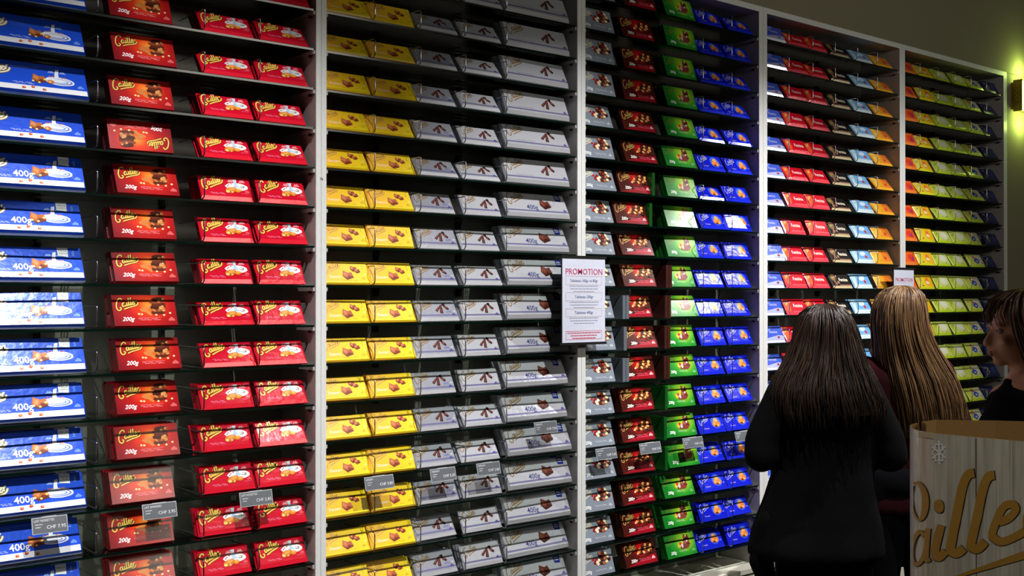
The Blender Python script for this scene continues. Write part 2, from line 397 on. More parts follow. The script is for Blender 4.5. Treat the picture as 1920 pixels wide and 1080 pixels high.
def yellow():
    a = Art(.170, .078, PAPER)
    a.logo(.010, .042, .0108, (150, 96, 20), (244, 200, 110), .3, .14)
    a.text('Dessert', .024, .020, .0135, (252, 240, 214), .15, .0001)
    choc(a, .092, .031, .0195, (176, 92, 56), (120, 50, 26), (202, 124, 84))
    choc(a, .117, .053, .0125, (150, 66, 34), (110, 42, 20), (206, 130, 90)); choc(a, .129, .046, .0105, (160, 76, 40), (110, 42, 20), (206, 130, 90))
    a.rect(.150, .1515, .05, .066, (150, 130, 40)); a.blob(.156, .033, .003, .0025, (250, 240, 200), 7)
    chalet(a, .148, .016, .007, (206, 176, 30))
    a.rect(.006, .164, .0045, .0085, (226, 214, 20)); tinylines(a, .07, .011, .06, (190, 160, 40), 1)
    m = radial('yellow_wrapper', [(0, (238, 206, 26)), (.5, (240, 194, 34)), (.9, (240, 178, 60))], (.0, .05), .16, .32)
    return pack_mesh('yellow_dessert_bar', .170, .078, .013, m, mat('ochre_wrapper_side', (196, 132, 40), .35), a, True, .004)
P['yellow'] = yellow()
def flakes(a, x, z, s):
    D, L = (84, 40, 34), (150, 92, 80)
    a.poly([(x - 1.9 * s, z - .5 * s), (x - 1.4 * s, z - 1.0 * s), (x - .1 * s, z + .3 * s), (x - .2 * s, z + .8 * s)], D)
    a.poly([(x - 1.6 * s, z - .5 * s), (x - 1.45 * s, z - .65 * s), (x - .2 * s, z + .5 * s), (x - .3 * s, z + .65 * s)], L)
    a.poly([(x - .7 * s, z - 1.3 * s), (x + .2 * s, z - 1.4 * s), (x + .4 * s, z + .9 * s), (x - .1 * s, z + 1.0 * s)], D)
    a.poly([(x - .35 * s, z - 1.1 * s), (x - .15 * s, z - 1.15 * s), (x + .2 * s, z + .7 * s), (x + .05 * s, z + .75 * s)], L)
    a.poly([(x + .7 * s, z + .7 * s), (x + 1.1 * s, z + 1.1 * s), (x + 2.3 * s, z - .1 * s), (x + 1.9 * s, z - .5 * s), (x + 1.2 * s, z - .1 * s)], D)
    a.blob(x + .9 * s, z + 1.0 * s, .5 * s, .35 * s, (60, 26, 24), 8, 0, .15, 1); a.blob(x + 1.4 * s, z + .35 * s, .4 * s, .2 * s, L, 7, -.8)
def silver(w_, kind):
    h_ = .078 if kind != 'mega' and kind != 'megaplain' else .098
    a = Art(w_, h_, SILVER); G = (160, 126, 66); a.zm = .0115
    base = (168, 172, 184) if kind == 'pct' else (204, 208, 216)
    big = kind.startswith('mega')
    band = .018 if big else .0165
    a.rect(.005, w_ - .005, band, band + .006, (128, 126, 168))
    a.logo(.010 if not big else .018, h_ * .54, .0106 if not big else .0140, G, None, .33, .25)
    if big:
        if kind == 'mega':
            a.text('400g', .098, .027, .027, (64, 70, 142), bold=.0002)
            a.blob(.222, .062, .016, .016, (176, 182, 206), 16); a.blob(.222, .062, .0145, .0145, base, 16)
            choc(a, .190, .052, .026, (110, 58, 44), (74, 34, 26), (134, 78, 60))
            a.poly([(.245, .095), (.247, .068), (.274, .066), (.276, .095)], (38, 52, 150))
            a.rect(.250, .270, .083, .086, (230, 234, 250)); a.rect(.250, .270, .076, .079, (210, 216, 246)); 
            a.text('MEGA', .2505, .0865, .006, (240, 244, 255))
        else:
            flakes(a, .200, .056, .0165)
            tinylines(a, .05, .030, .08, (150, 150, 170))
        chalet(a, .277, .024, .008, (110, 110, 170))
    else:
        flakes(a, .102 if kind == 'pct' else .108, .045, .0142)
        if kind == 'pct': a.text('64%', .119, .028, .013, (96, 112, 196), .2)
        chalet(a, w_ - .020, band + .001, .008, (92, 92, 160))
        a.blob(w_ - .014, .034, .0035, .003, (230, 226, 220), 7)
    m = mat('silver_foil', base, *SILVER[:2], bump=SILVER[2], bscale=40)
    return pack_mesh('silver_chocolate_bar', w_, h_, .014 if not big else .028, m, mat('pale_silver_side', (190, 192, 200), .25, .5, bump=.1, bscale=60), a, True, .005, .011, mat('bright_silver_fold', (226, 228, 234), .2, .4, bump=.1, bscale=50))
P['silver_pct'] = silver(.166, 'pct'); P['silver'] = silver(.168, 'plain'); P['silver_mega'] = silver(.298, 'mega'); P['silver_mega_plain'] = silver(.298, 'megaplain')
def nutbox(kind):
    w_ = .170 if kind == 'grey' else .178
    a = Art(w_, .090, BOX)
    if kind == 'grey':
        m = mat('slate_grey_card', (128, 138, 150), .25); side = mat('grey_card_side', (96, 104, 112), .3)
        a.logo(.009, .052, .0108, (226, 220, 196), None, .28, .25)
        bignuts(a, [(.078, .046), (.092, .040), (.106, .042), (.121, .040), (.136, .044), (.149, .052), (.084, .056), (.099, .053), (.114, .054), (.129, .056), (.143, .062), (.108, .066), (.122, .068), (.136, .074), (.120, .079), (.106, .077)],
                [(150, 34, 34), (240, 222, 190), (84, 36, 28), (170, 96, 66), (244, 214, 164), (70, 30, 24)])
        a.blob(.088, .046, .008, .007, (240, 226, 196), 9); a.blob(.068, .058, .006, .005, (190, 30, 46), 8)
        a.text('200g', .018, .012, .0165, (250, 250, 250), .3, .0003); tinylines(a, .07, .019, .06, (210, 216, 224)); chalet(a, .150, .012, .009, (180, 188, 198))
    elif kind == 'brown':
        m = radial('brown_red_card', [(0, (70, 24, 18)), (.3, (92, 24, 20)), (.7, (190, 20, 26)), (1, (244, 50, 44))], (.100, .062), .062)
        side = mat('dark_brown_card', (58, 26, 20), .35)
        a.logo(.009, .052, .0112, (190, 150, 84), (50, 16, 10), .28)
        bignuts(a, [(.085, .050), (.098, .044), (.112, .047), (.126, .044), (.140, .050), (.152, .044), (.092, .059), (.107, .058), (.122, .059), (.137, .061), (.150, .057), (.112, .070), (.126, .073), (.140, .072), (.152, .068)],
                [(230, 140, 72), (66, 28, 20), (244, 176, 104), (110, 50, 34), (240, 160, 90), (76, 34, 26)])
        a.blob(.076, .045, .005, .0035, (244, 216, 166), 7)
        a.poly([(.006, .003), (.172, .003), (.172, .032), (.15, .034), (.12, .024), (.06, .014)], (150, 18, 34))
        a.text('200g', .030, .015, .0175, (250, 244, 236), .3, .0005); tinylines(a, .075, .024, .062, (244, 110, 130)); a.rect(.078, .142, .015, .0165, (240, 96, 120)); chalet(a, .156, .016, .010, (226, 170, 170))
    else:
        m = radial('green_glow_card', [(0, (20, 112, 34)), (.35, (46, 150, 44)), (.75, (150, 196, 40)), (1, (222, 222, 70))], (.118, .062), .10)
        side = mat('dark_green_card', (14, 78, 24), .3)
        a.logo(.009, .056, .0106, (120, 116, 50), None, .3, .2)
        choc(a, .128, .072, .017, (112, 50, 44), (76, 28, 26), (150, 90, 80)); choc(a, .126, .050, .020, (130, 58, 50), (86, 32, 30), (166, 100, 90))
        a.blob(.112, .036, .030, .009, (128, 62, 52), 12, .05, .1, 3); a.blob(.080, .044, .010, .0095, (196, 190, 60), 10, 0, .12, 4)
        a.blob(.088, .050, .007, .006, (206, 34, 52), 9); a.blob(.097, .041, .0065, .0085, (216, 190, 214), 9); a.blob(.130, .056, .0045, .004, (240, 236, 226), 7); a.blob(.128, .076, .004, .003, (244, 226, 176), 7)
        a.text('200g', .022, .014, .0165, (244, 250, 240), .3, .0003); tinylines(a, .072, .022, .05, (190, 226, 190)); chalet(a, .160, .013, .009, (110, 180, 110))
    return pack_mesh(kind + '_chocolate_box', w_, .090, .016, m, side, a, False)
for k in ('grey', 'brown', 'green'): P[k + 'box'] = nutbox(k)
def bluebar():
    a = Art(.164, .080, FOIL); a.zm = .0115
    a.logo(.012, .042, .0105, (186, 190, 220), None, .3, .22)
    a.text('Crémant', .028, .017, .009, (206, 196, 226), .1)
    a.blob(.111, .043, .031, .028, (40, 76, 236), 18); a.blob(.111, .043, .027, .024, (70, 110, 244), 16); a.poly([(.088, .028), (.090, .040), (.099, .051), (.105, .060), (.112, .063), (.120, .057), (.128, .047), (.135, .038), (.134, .028), (.122, .024), (.104, .022)], (226, 130, 56)); a.blob(.112, .052, .011, .009, (246, 176, 90), 9, 0, .1, 6)
    a.blob(.100, .037, .009, .007, (236, 160, 84), 8, 0, .1, 7); a.blob(.109, .026, .012, .005, (120, 54, 22), 9); a.blob(.119, .029, .005, .005, (246, 196, 120), 8)
    chalet(a, .146, .026, .006, (80, 110, 236))
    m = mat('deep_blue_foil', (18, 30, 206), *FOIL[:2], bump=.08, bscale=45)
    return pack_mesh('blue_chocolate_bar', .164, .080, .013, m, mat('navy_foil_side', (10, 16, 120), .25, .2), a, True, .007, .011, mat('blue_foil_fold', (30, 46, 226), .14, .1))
P['bluebar'] = bluebar()
def small(kind):
    w_ = .156; h_ = .078; a = Art(w_, h_, FOIL); a.zm = .0115
    if kind == 'milky':
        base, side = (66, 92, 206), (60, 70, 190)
        a.poly([(.006, .006), (.15, .006), (.15, .030), (.12, .034), (.08, .028), (.04, .022), (.006, .018)], (176, 182, 226))
        a.poly([(.006, .03), (.05, .074), (.09, .074), (.03, .036)], (110, 134, 224)); a.text('Femina', .058, .043, .019, (214, 222, 250), .2)
        a.blob(.112, .024, .009, .006, (150, 70, 90), 8, 0, .2, 2)
    elif kind == 'red':
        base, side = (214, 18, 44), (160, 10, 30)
        a.poly([(.006, .072), (.006, .020), (.028, .010), (.040, .03), (.042, .072)], (222, 90, 44)); a.logo(.009, .046, .0048, (246, 200, 110), None, .5, .34)
        a.rect(.052, .148, .020, .070, (196, 10, 34)); a.text('Femina', .062, .036, .0235, (252, 226, 220), .1, .0004)
        a.rect(.048, .150, .011, .0175, (236, 80, 90))
    elif kind == 'black':
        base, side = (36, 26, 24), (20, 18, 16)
        a.rect(.06, .15, .0115, .017, (150, 110, 90)); a.rect(.056, .150, .026, .066, (22, 16, 18))
        a.blob(.030, .054, .022, .019, (128, 104, 66), 14); a.logo(.012, .048, .0048, (206, 180, 110), (70, 50, 24), .3, .3); nuts(a, .038, .024, .02, .007, 5, [(120, 84, 66), (170, 130, 110)], 4, .007)
        a.text('Femina', .064, .035, .024, (236, 226, 200), .1, .0006)
    elif kind == 'sky':
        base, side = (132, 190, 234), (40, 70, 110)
        a.poly([(.006, .072), (.006, .012), (.026, .012), (.045, .072)], (196, 226, 240)); a.logo(.010, .044, .0050, (160, 170, 120), None, .4, .16)
        a.poly([(.05, .070), (.150, .072), (.150, .026), (.05, .026)], (112, 176, 236)); a.blob(.090, .052, .026, .012, (206, 230, 246), 12, .2)
        a.rect(.005, .151, .0045, .018, (224, 240, 244)); star(a, .106, .034, .014, (206, 60, 66)) 
    elif kind == 'orange':
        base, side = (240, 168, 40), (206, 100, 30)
        a.poly([(.006, .072), (.006, .010), (.03, .010), (.05, .072)], (248, 204, 90)); a.logo(.010, .044, .0050, (190, 130, 40), None, .4, .16)
        a.poly([(.090, .070), (.150, .072), (.150, .010), (.08, .014)], (236, 130, 44)); star(a, .106, .032, .014, (206, 76, 30)); a.blob(.062, .018, .009, .0025, (190, 130, 50), 8)
        a.rect(.005, .151, .0045, .013, (246, 176, 40))
    elif kind == 'tangerine':
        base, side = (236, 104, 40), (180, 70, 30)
        a.logo(.010, .044, .0050, (250, 190, 110), None, .4, .2); a.blob(.105, .038, .03, .022, (226, 60, 36), 12, 0, .1, 1); a.blob(.115, .034, .012, .01, (150, 60, 120), 9); a.rect(.005, .151, .0045, .014, (250, 140, 60))
    elif kind == 'yellow':
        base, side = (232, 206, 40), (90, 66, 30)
        a.poly([(.006, .072), (.006, .010), (.03, .010), (.05, .072)], (226, 222, 110)); a.logo(.010, .042, .0062, (150, 120, 40), None, .4, .16)
        a.poly([(.08, .072), (.150, .072), (.150, .01), (.10, .01)], (240, 186, 30)); a.blob(.100, .040, .024, .018, (236, 120, 50), 10, .7, .15, 1); a.blob(.098, .034, .017, .010, (246, 226, 170), 10)
        a.blob(.044, .018, .011, .004, (150, 110, 30), 8)
    elif kind == 'cream':
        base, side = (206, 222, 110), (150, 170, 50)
        a.poly([(.006, .072), (.006, .010), (.028, .010), (.048, .072)], (190, 214, 70)); a.logo(.010, .042, .0062, (110, 110, 50), None, .4, .16)
        a.blob(.094, .042, .046, .024, (214, 226, 150), 16); a.blob(.098, .044, .036, .019, (222, 230, 182), 14); a.blob(.101, .046, .025, .013, (230, 232, 212), 12); nuts(a, .09, .018, .05, .003, 7, [(200, 150, 90), (176, 190, 70)], 6, .004)
        a.rect(.005, .151, .0045, .012, (196, 224, 40))
    elif kind == 'creamblue':
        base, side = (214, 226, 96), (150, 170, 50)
        a.poly([(.08, .072), (.150, .072), (.150, .008), (.12, .01)], (222, 220, 190)); a.logo(.008, .050, .0042, (130, 130, 60), None, .4, .16)
        a.blob(.088, .036, .026, .017, (52, 80, 190), 12, .1, .16, 9); a.blob(.070, .056, .012, .009, (206, 110, 100), 10); a.blob(.060, .064, .008, .004, (206, 40, 46), 8, .5); a.blob(.090, .034, .010, .006, (190, 206, 236), 9); a.blob(.134, .022, .006, .005, (170, 80, 50), 8)
    else:
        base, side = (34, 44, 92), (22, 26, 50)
        nuts(a, .05, .036, .03, .02, 9, [(120, 130, 120), (170, 170, 150), (60, 100, 90), (90, 80, 70)], 8, .006); a.logo(.010, .050, .0045, (150, 150, 160), None, .4, .16); a.blob(.11, .04, .03, .02, (46, 60, 130), 10, 0, .1, 1)
    m = mat('coloured_foil', base, *FOIL[:2], bump=FOIL[2], bscale=45)
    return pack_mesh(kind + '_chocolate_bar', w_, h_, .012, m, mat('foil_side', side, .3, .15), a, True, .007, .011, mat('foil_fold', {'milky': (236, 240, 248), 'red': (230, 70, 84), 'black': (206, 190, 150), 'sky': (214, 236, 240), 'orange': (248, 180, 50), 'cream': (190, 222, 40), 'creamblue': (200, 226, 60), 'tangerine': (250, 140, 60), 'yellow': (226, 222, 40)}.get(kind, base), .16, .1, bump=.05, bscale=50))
def star(a, x, z, s, c):
    pts = []
    for k in range(10):
        r = s if k % 2 == 0 else s * .55; an = k * math.pi / 5 + .3; pts.append((x + r * math.cos(an), z + r * .9 * math.sin(an)))
    a.poly(pts, c); a.blob(x, z, s * .4, s * .3, (150, 50, 60), 7)
for k in ('milky', 'red', 'black', 'sky', 'orange', 'tangerine', 'yellow', 'cream', 'creamblue', 'night'): P['s_' + k] = small(k)
# ---------------------------------------------------------------- columns of packs: key, x start, lean, kind words
BAR, BX = 'bar', 'box'
COLS = [
    [('mega', -.992, 27, 'long blue milk chocolate bar with white lower band', BAR, .026, 0, 'beside the wire'),
     ('redbox', -.617, 24, 'dark red chocolate box with nut stack picture', BX, .018, 0, ''),
     ('redbar', -.373, 27, 'bright red milk splash bar', BAR, .012, 0, 'beside the box column'),
     ('redbar', -.199, 27, 'bright red milk splash bar', BAR, .012, 0, 'beside the upright')],
    [('yellow', .014, 25, 'yellow dessert chocolate bar', BAR, .013, 0, 'beside the upright'),
     ('yellow', .192, 25, 'yellow dessert chocolate bar', BAR, .013, 0, 'beside the silver bars'),
     ('silver_pct', .368, 27, 'grey foil dark chocolate bar marked with blue percent', BAR, .014, 0, ''),
     ('silver', .556, 27, 'plain silver foil chocolate bar with cocoa flakes', BAR, .014, 0, ''),
     ('silver_mega', .748, 26, 'long silver chocolate bar', BAR, .028, 0, '')],
    [('greybox', 1.103, 19, 'slate grey chocolate box with nut picture', BX, .016, 0, ''),
     ('brownbox', 1.325, 20, 'brown and red chocolate box with nut picture', BX, .016, 0, ''),
     ('greenbox', 1.567, 20, 'green chocolate box with red fruit picture', BX, .016, 0, ''),
     ('bluebar', 1.765, 25, 'deep blue bar with orange cookie picture', BAR, .013, 0, 'beside the green boxes'),
     ('bluebar', 1.938, 25, 'deep blue bar with orange cookie picture', BAR, .013, 0, 'beside the upright')],
    [('s_milky', 2.182, 25, 'violet blue and white chocolate bar', BAR, .012, 0, ''),
     ('s_red', 2.347, 28, 'red foil bar with orange corner', BAR, .012, 0, 'beside the violet bars'),
     ('s_red', 2.508, 28, 'red foil bar with orange corner', BAR, .012, 0, 'beside the black bars'),
     ('s_black', 2.682, 28, 'black and cream chocolate bar', BAR, .012, 0, ''),
     ('s_sky', 2.874, 30, 'sky blue bar with small red star', BAR, .012, 0, ''),
     ('s_orange', 3.048, 32, 'orange bar with rust coloured star', BAR, .012, 0, '')],
    [('s_tangerine', 3.272, 27, 'tangerine orange foil bar', BAR, .012, 0, ''),
     ('s_yellow', 3.435, 27, 'yellow bar with orange picture', BAR, .012, 0, ''),
     ('s_cream', 3.606, 29, 'pale lime chocolate bar', BAR, .012, 0, 'beside the yellow bars'),
     ('s_cream', 3.770, 29, 'pale lime chocolate bar', BAR, .012, 0, 'beside the blue shape bars'),
     ('s_creamblue', 3.936, 30, 'lime bar with blue shape picture', BAR, .012, 0, ''),
     ('s_night', 4.108, 28, 'dark navy chocolate bar', BAR, .012, 0, '')]]
KRANGE = [(-8, 7), (-9, 8), (-10, 9), (-9, 9), (-9, 9)]
WIREPX = [(182, 383, 487), (703, 789, 873, 950), (1319, 1373), (1480, 1525, 1567, 1609, 1646), (1726, 1760, 1792, 1822, 1851)]
def divider_mesh():
    b = MB(); yb = .185; yf = .003; zt = .062; zb = .004; r = .006; r2 = .014
    pts = [(0, yb, zt), (0, .1, zt)]
    pts += [(0, yf + r - r * math.sin(a), zt - r + r * math.cos(a)) for a in [R(t) for t in (0, 30, 60, 90)]]
    pts += [(0, yf + r2 - r2 * math.cos(a), zb + r2 - r2 * math.sin(a)) for a in [R(t) for t in (0, 22, 45, 68, 90)]]
    pts += [(0, .1, zb), (0, yb, zb)]
    b.tube(pts, .0019, chrome, 6); me = b.mesh('wire_divider'); smooth(me); return me
DIV = divider_mesh()
b = MB(); b.box(-.007, .007, .196, .214, -.030, -.004, blackm); b.box(-.005, .005, .188, .197, -.012, -.004, blackm); PIN = b.mesh('shelf_pin')
b = MB(); b.box(-.003, .003, .004, .19, -.014, -.0032, sidem); b.box(-.003, .003, .024, .036, -.021, -.013, blackm); BRK = b.mesh('bracket')
NUM = 'one two three four five six'.split()
GLASSM, EDGEMESH = [], []
for i in range(5):
    x0, x1 = EDGE[i] + HALF[i] + .001, EDGE[i + 1] - HALF[i + 1] - .001
    b = MB(); b.box(x0, x1, .0105, .205, -.003, .003, glass); GLASSM.append(b.mesh('glass_pane'))
    b = MB(); b.box(x0, x1, .008, .0104, -.0031, .0031, edgem); EDGEMESH.append(b.mesh('polished_edge'))
def row_name(i, k):
    top = KRANGE[i][1]
    n = top - k + 1
    return ORD[n] if n <= 20 else 'lowest'
def shelfname(i, k): return f'{row_name(i, k)} shelf down in the {BAYNAME[i]} bay'
WORDS_BAY = ['first', 'second', 'third', 'fourth', 'fifth']
KINDNAME = {'blue_mega_bar': 'large_chocolate_bar', 'red_chocolate_box': 'almond_chocolate_box', 'red_chocolate_bar': 'milk_chocolate_bar', 'yellow_dessert_bar': 'dessert_chocolate_bar',
            'silver_chocolate_bar': 'dark_chocolate_bar', 'grey_chocolate_box': 'hazelnut_chocolate_box', 'brown_chocolate_box': 'mixed_nut_chocolate_box', 'green_chocolate_box': 'fruit_chocolate_box',
            'blue_chocolate_bar': 'cookie_chocolate_bar', 'cream_chocolate_bar': 'white_chocolate_bar', 'creamblue_chocolate_bar': 'white_chocolate_bar'}
def put(me, kind, x, y, z, lean, label, cat, group, yaw=0, t=.012, flip=False, wd=.17, hh=.08):
    o = bpy.data.objects.new(KINDNAME.get(me.name.split('.')[0], 'chocolate_' + kind), me); COL.objects.link(o)
    z += t * math.sin(R(lean)) + .0004
    M = Matrix.Translation((x, y, z)) @ Matrix.Rotation(R(yaw), 4, 'Z') @ Matrix.Rotation(-R(lean), 4, 'X')
    if flip: M = M @ Matrix.Translation((wd, 0, hh)) @ Matrix.Rotation(math.pi, 4, 'Y')
    o.matrix_world = M
    return tag(o, label, cat, group)
rn = random.Random(31)
for i in range(5):
    k0, k1 = KRANGE[i]
    for k in range(-10, KTOP + 1):
        z = Z0 + k * H; zt = z + .0031
        if z < .49: continue
        seen = k0 <= k <= k1
        if not seen: continue
        sh = bpy.data.objects.new('glass_shelf', None); COL.objects.link(sh); sh.location = ((EDGE[i] + EDGE[i + 1]) / 2, 0, z)
        if seen: tag(sh, f'clear glass shelf, {row_name(i, k)} one down in the {BAYNAME[i]} bay', 'glass shelf', 'glass shelves of the chocolate wall')
        else: tag(sh, f'clear glass shelf beyond the picture edge in the {BAYNAME[i]} bay', 'glass shelf', f'{BAYNAME[i]} bay shelves beyond the picture edge')
        ox = sh.location.x
        link('glass_pane', GLASSM[i], sh, (-ox, 0, 0)); link('polished_edge', EDGEMESH[i], sh, (-ox, 0, 0))
        for fx in (.30, .62): link('shelf_pin', PIN, sh, (EDGE[i] + fx * (EDGE[i + 1] - EDGE[i]) - ox, 0, 0))
        for px in (EDGE[i] + HALF[i] + .004, EDGE[i + 1] - HALF[i + 1] - .004): link('bracket', BRK, sh, (px - ox, 0, 0))
        if not seen: continue
        for px in WIREPX[i]: link('wire_divider', DIV, sh, (ray(px, .003) - ox, 0, .0031))
        for ci, (key, x0, lean, words, kind, t, _, extra) in enumerate(COLS[i]):
            nm = f'{words}, front on the {shelfname(i, k)}'
            if key == 'mega' and k >= 3: key = 'mega_plain'; words = words
            if key == 'silver_mega' and k >= 3: key = 'silver_mega_plain'
            me = P[key]
            jx = rn.uniform(-.007, .007); jl = rn.uniform(-5, 5); jy = rn.uniform(-.003, .008); yaw = rn.uniform(-1.2, 1.2)
            if kind == BX: jx = rn.uniform(-.016, .010); jl = rn.uniform(-4, 4)
            if key.startswith('mega') or key.startswith('silver_mega'): jl *= .6; jx *= 1.0
            if kind == BAR and not 'mega' in key and i < 3: jl += 9 if k >= 3 else 2
            if i >= 3 and k > 2: jl += 5
            x = x0 + jx - (.03 if i == 2 and ci == 1 and k in (2, 3) else 0); flip = (i == 0 and ci == 1 and k == 3)
            if i == 2 and ci == 0: x = max(x, 1.1015)
            if i == 2 and ci == 4: x = min(x, 1.953)
            if i == 4 and ci == 0: x = max(x, 3.27)
            if i == 4 and ci == 5: x = min(x, 4.113)
            if i == 3 and ci == 5: x = min(x, 3.062)
            if i == 3 and ci == 0: x = max(x, 2.176)
            if i == 1 and ci == 0: x = max(x, .018)
            if i == 1 and ci == 4: x = min(x, .76)
            L = f'{words}{" " + extra if extra else ""}, {row_name(i, k)} shelf of {BAYNAME[i]} bay'
            if flip: L = 'dark red chocolate box standing upside down, fifth shelf of first bay'
            elif kind == BX and i == 0: L = f'dark red nut stack chocolate box, {row_name(i, k)} shelf of first bay'
            L = L.replace('beside the wire, ', ', ')
            if key.startswith('mega'): L = f'long blue and white milk chocolate bar, {row_name(i, k)} shelf of first bay'
            ws = L.split()
            grp = f'{words}s of the {BAYNAME[i]} bay'
            y = .018 + jy
            mv = me.vertices; 
            hh = .090 if kind == BX else .079
            put(me, kind, x, y, zt, lean + jl, L, 'chocolate ' + kind, grp, yaw, t, flip, .176, .090)
            # more of the same standing behind the front one
            nb = rn.choice((1, 2, 3) if kind == BX else (0, 1, 1, 2))
            if i >= 3: nb = rn.choice((0, 0, 1))
            if key.startswith('mega') or key.startswith('silver_mega'): nb = 1
            if i == 0 and ci in (2, 3): nb = rn.choice((1, 2, 3, 4))
            for q in range(nb):
                yy = y + (q + 1) * (t / math.cos(R(lean + jl)) + .0015)
                if yy + t + hh * math.sin(R(lean + jl)) > .20: break
                short = {'mega': 'blue and white bar', 'redbox': 'dark red box', 'redbar': 'red bar', 'yellow': 'yellow bar', 'silver_pct': 'grey foil bar', 'silver': 'silver bar'}.get(COLS[i][ci][0], words.split(' with')[0])
                put(me, kind, x + rn.uniform(-.003, .003), yy, zt, lean + jl, f'{ORD[q + 2]} {short} back, column {NUM[ci]}, {row_name(i, k)} shelf of {BAYNAME[i]} bay',
                    'chocolate ' + kind, grp, yaw, t, False)
# boxes turned sideways on the third bay
def side_boxes(k, px, key, n, word):
    z = Z0 + k * H + .0035
    x = ray(px, .02)
    for q in range(n):
        o = bpy.data.objects.new('chocolate_box', P[key]); COL.objects.link(o)
        o.matrix_world = Matrix.Translation((x + q * .0185, .014, z)) @ Matrix.Rotation(R(90), 4, 'Z')
        tag(o, f'{word} box turned sideways, {ORD[q + 1]} spine, {row_name(2, k)} shelf of third bay', 'chocolate box', 'boxes turned sideways in the third bay')
for k, px, key, n, word in [(0, 1252, 'brownbox', 2, 'brown'), (-1, 1250, 'brownbox', 2, 'brown'), (-2, 1249, 'brownbox', 2, 'brown'), (-3, 1248, 'brownbox', 2, 'brown'),
                            (-1, 1171, 'greybox', 2, 'grey'), (-2, 1173, 'greybox', 1, 'grey'), (-3, 1171, 'greybox', 2, 'grey'),
                            (-4, 1250, 'greenbox', 1, 'green'), (-5, 1248, 'greenbox', 1, 'green'), (-6, 1250, 'greenbox', 1, 'green'), (3, 1226, 'greenbox', 1, 'green'), (2, 1221, 'greenbox', 1, 'green')]:
    side_boxes(k, px, key, n, word)
# ---------------------------------------------------------------- price labels
tagm = mat('grey_label_card', (98, 104, 110), .35); tagb = mat('pale_label_rim', (178, 186, 190), .3); tagt = mat('white_label_ink', (232, 236, 240), .5)
for i, k, a, b_, price, head, word in [(0, -5, 60, 127, 'CHF 7.95', 'LAIT NOISETTES', 'below the long blue bars'), (0, -5, 267, 331, 'CHF 3.95', 'LAIT AMANDES', 'below the dark red boxes'), (0, -5, 449, 510, 'CHF 2.85', 'LAIT NOISETTES', 'below the bright red bars'),
                                      (1, -5, 683, 737, 'CHF 3.80', 'DESSERT', 'below the yellow bars'), (1, -5, 806, 853, 'CHF 2.35', 'CREMANT', 'below the grey foil bars'), (1, -5, 893, 936, 'CHF 2.80', 'CREMANT', 'below the plain silver bars'), (1, -4, 1001, 1043, 'CHF 7.95', 'CREMANT', 'below the long silver bars'),
                                      (2, -5, 1116, 1154, 'CHF 3.95', 'LAIT NOIX', 'below the slate grey boxes'), (2, -5, 1198, 1237, 'CHF 3.95', 'NOIR NOIX', 'below the brown boxes'), (2, -5, 1279, 1316, 'CHF 3.95', 'LAIT FRUITS', 'below the green boxes'), (2, -5, 1377, 1412, 'CHF 2.80', 'CREMANT', 'below the deep blue bars')]:
    X0, X1 = ray(a, -.004), ray(b_, -.004); W = X1 - X0; hh = .042
    o = bpy.data.objects.new('price_label', None); COL.objects.link(o); o.location = ((X0 + X1) / 2, -.002, Z0 + k * H + .004); o.rotation_euler = (R(-14), 0, 0)
    tag(o, f'small grey price label on the glass edge {word}', 'price label', 'grey price labels')
    m = MB(); m.box(-W / 2, W / 2, -.0022, 0, -hh, 0, tagb); link('label_rim', m.mesh('label_rim'), o)
    m = MB(); m.box(-W / 2 + .002, W / 2 - .002, -.0028, -.0023, -hh + .002, -.002, tagm); link('card', m.mesh('card'), o)
    m = MB(); text_on(m, head, -W / 2 + .005, -.0115, .0082, tagt, -.0031, sx=.85); text_on(m, price, W / 2 - .005, -.031, .0125, tagt, -.0031, align='r')
    for z_, l in ((-.019, .018), (-.026, .013)): m.box(-W / 2 + .008, -W / 2 + .008 + l, -.0031, -.003, z_, z_ + .0013, tagt)
    link('printed_text', m.mesh('printed_text'), o)
    m = MB(); m.box(-W / 5, W / 5, -.002, .006, -.002, .0012, tagb); link('clip', m.mesh('clip'), o)
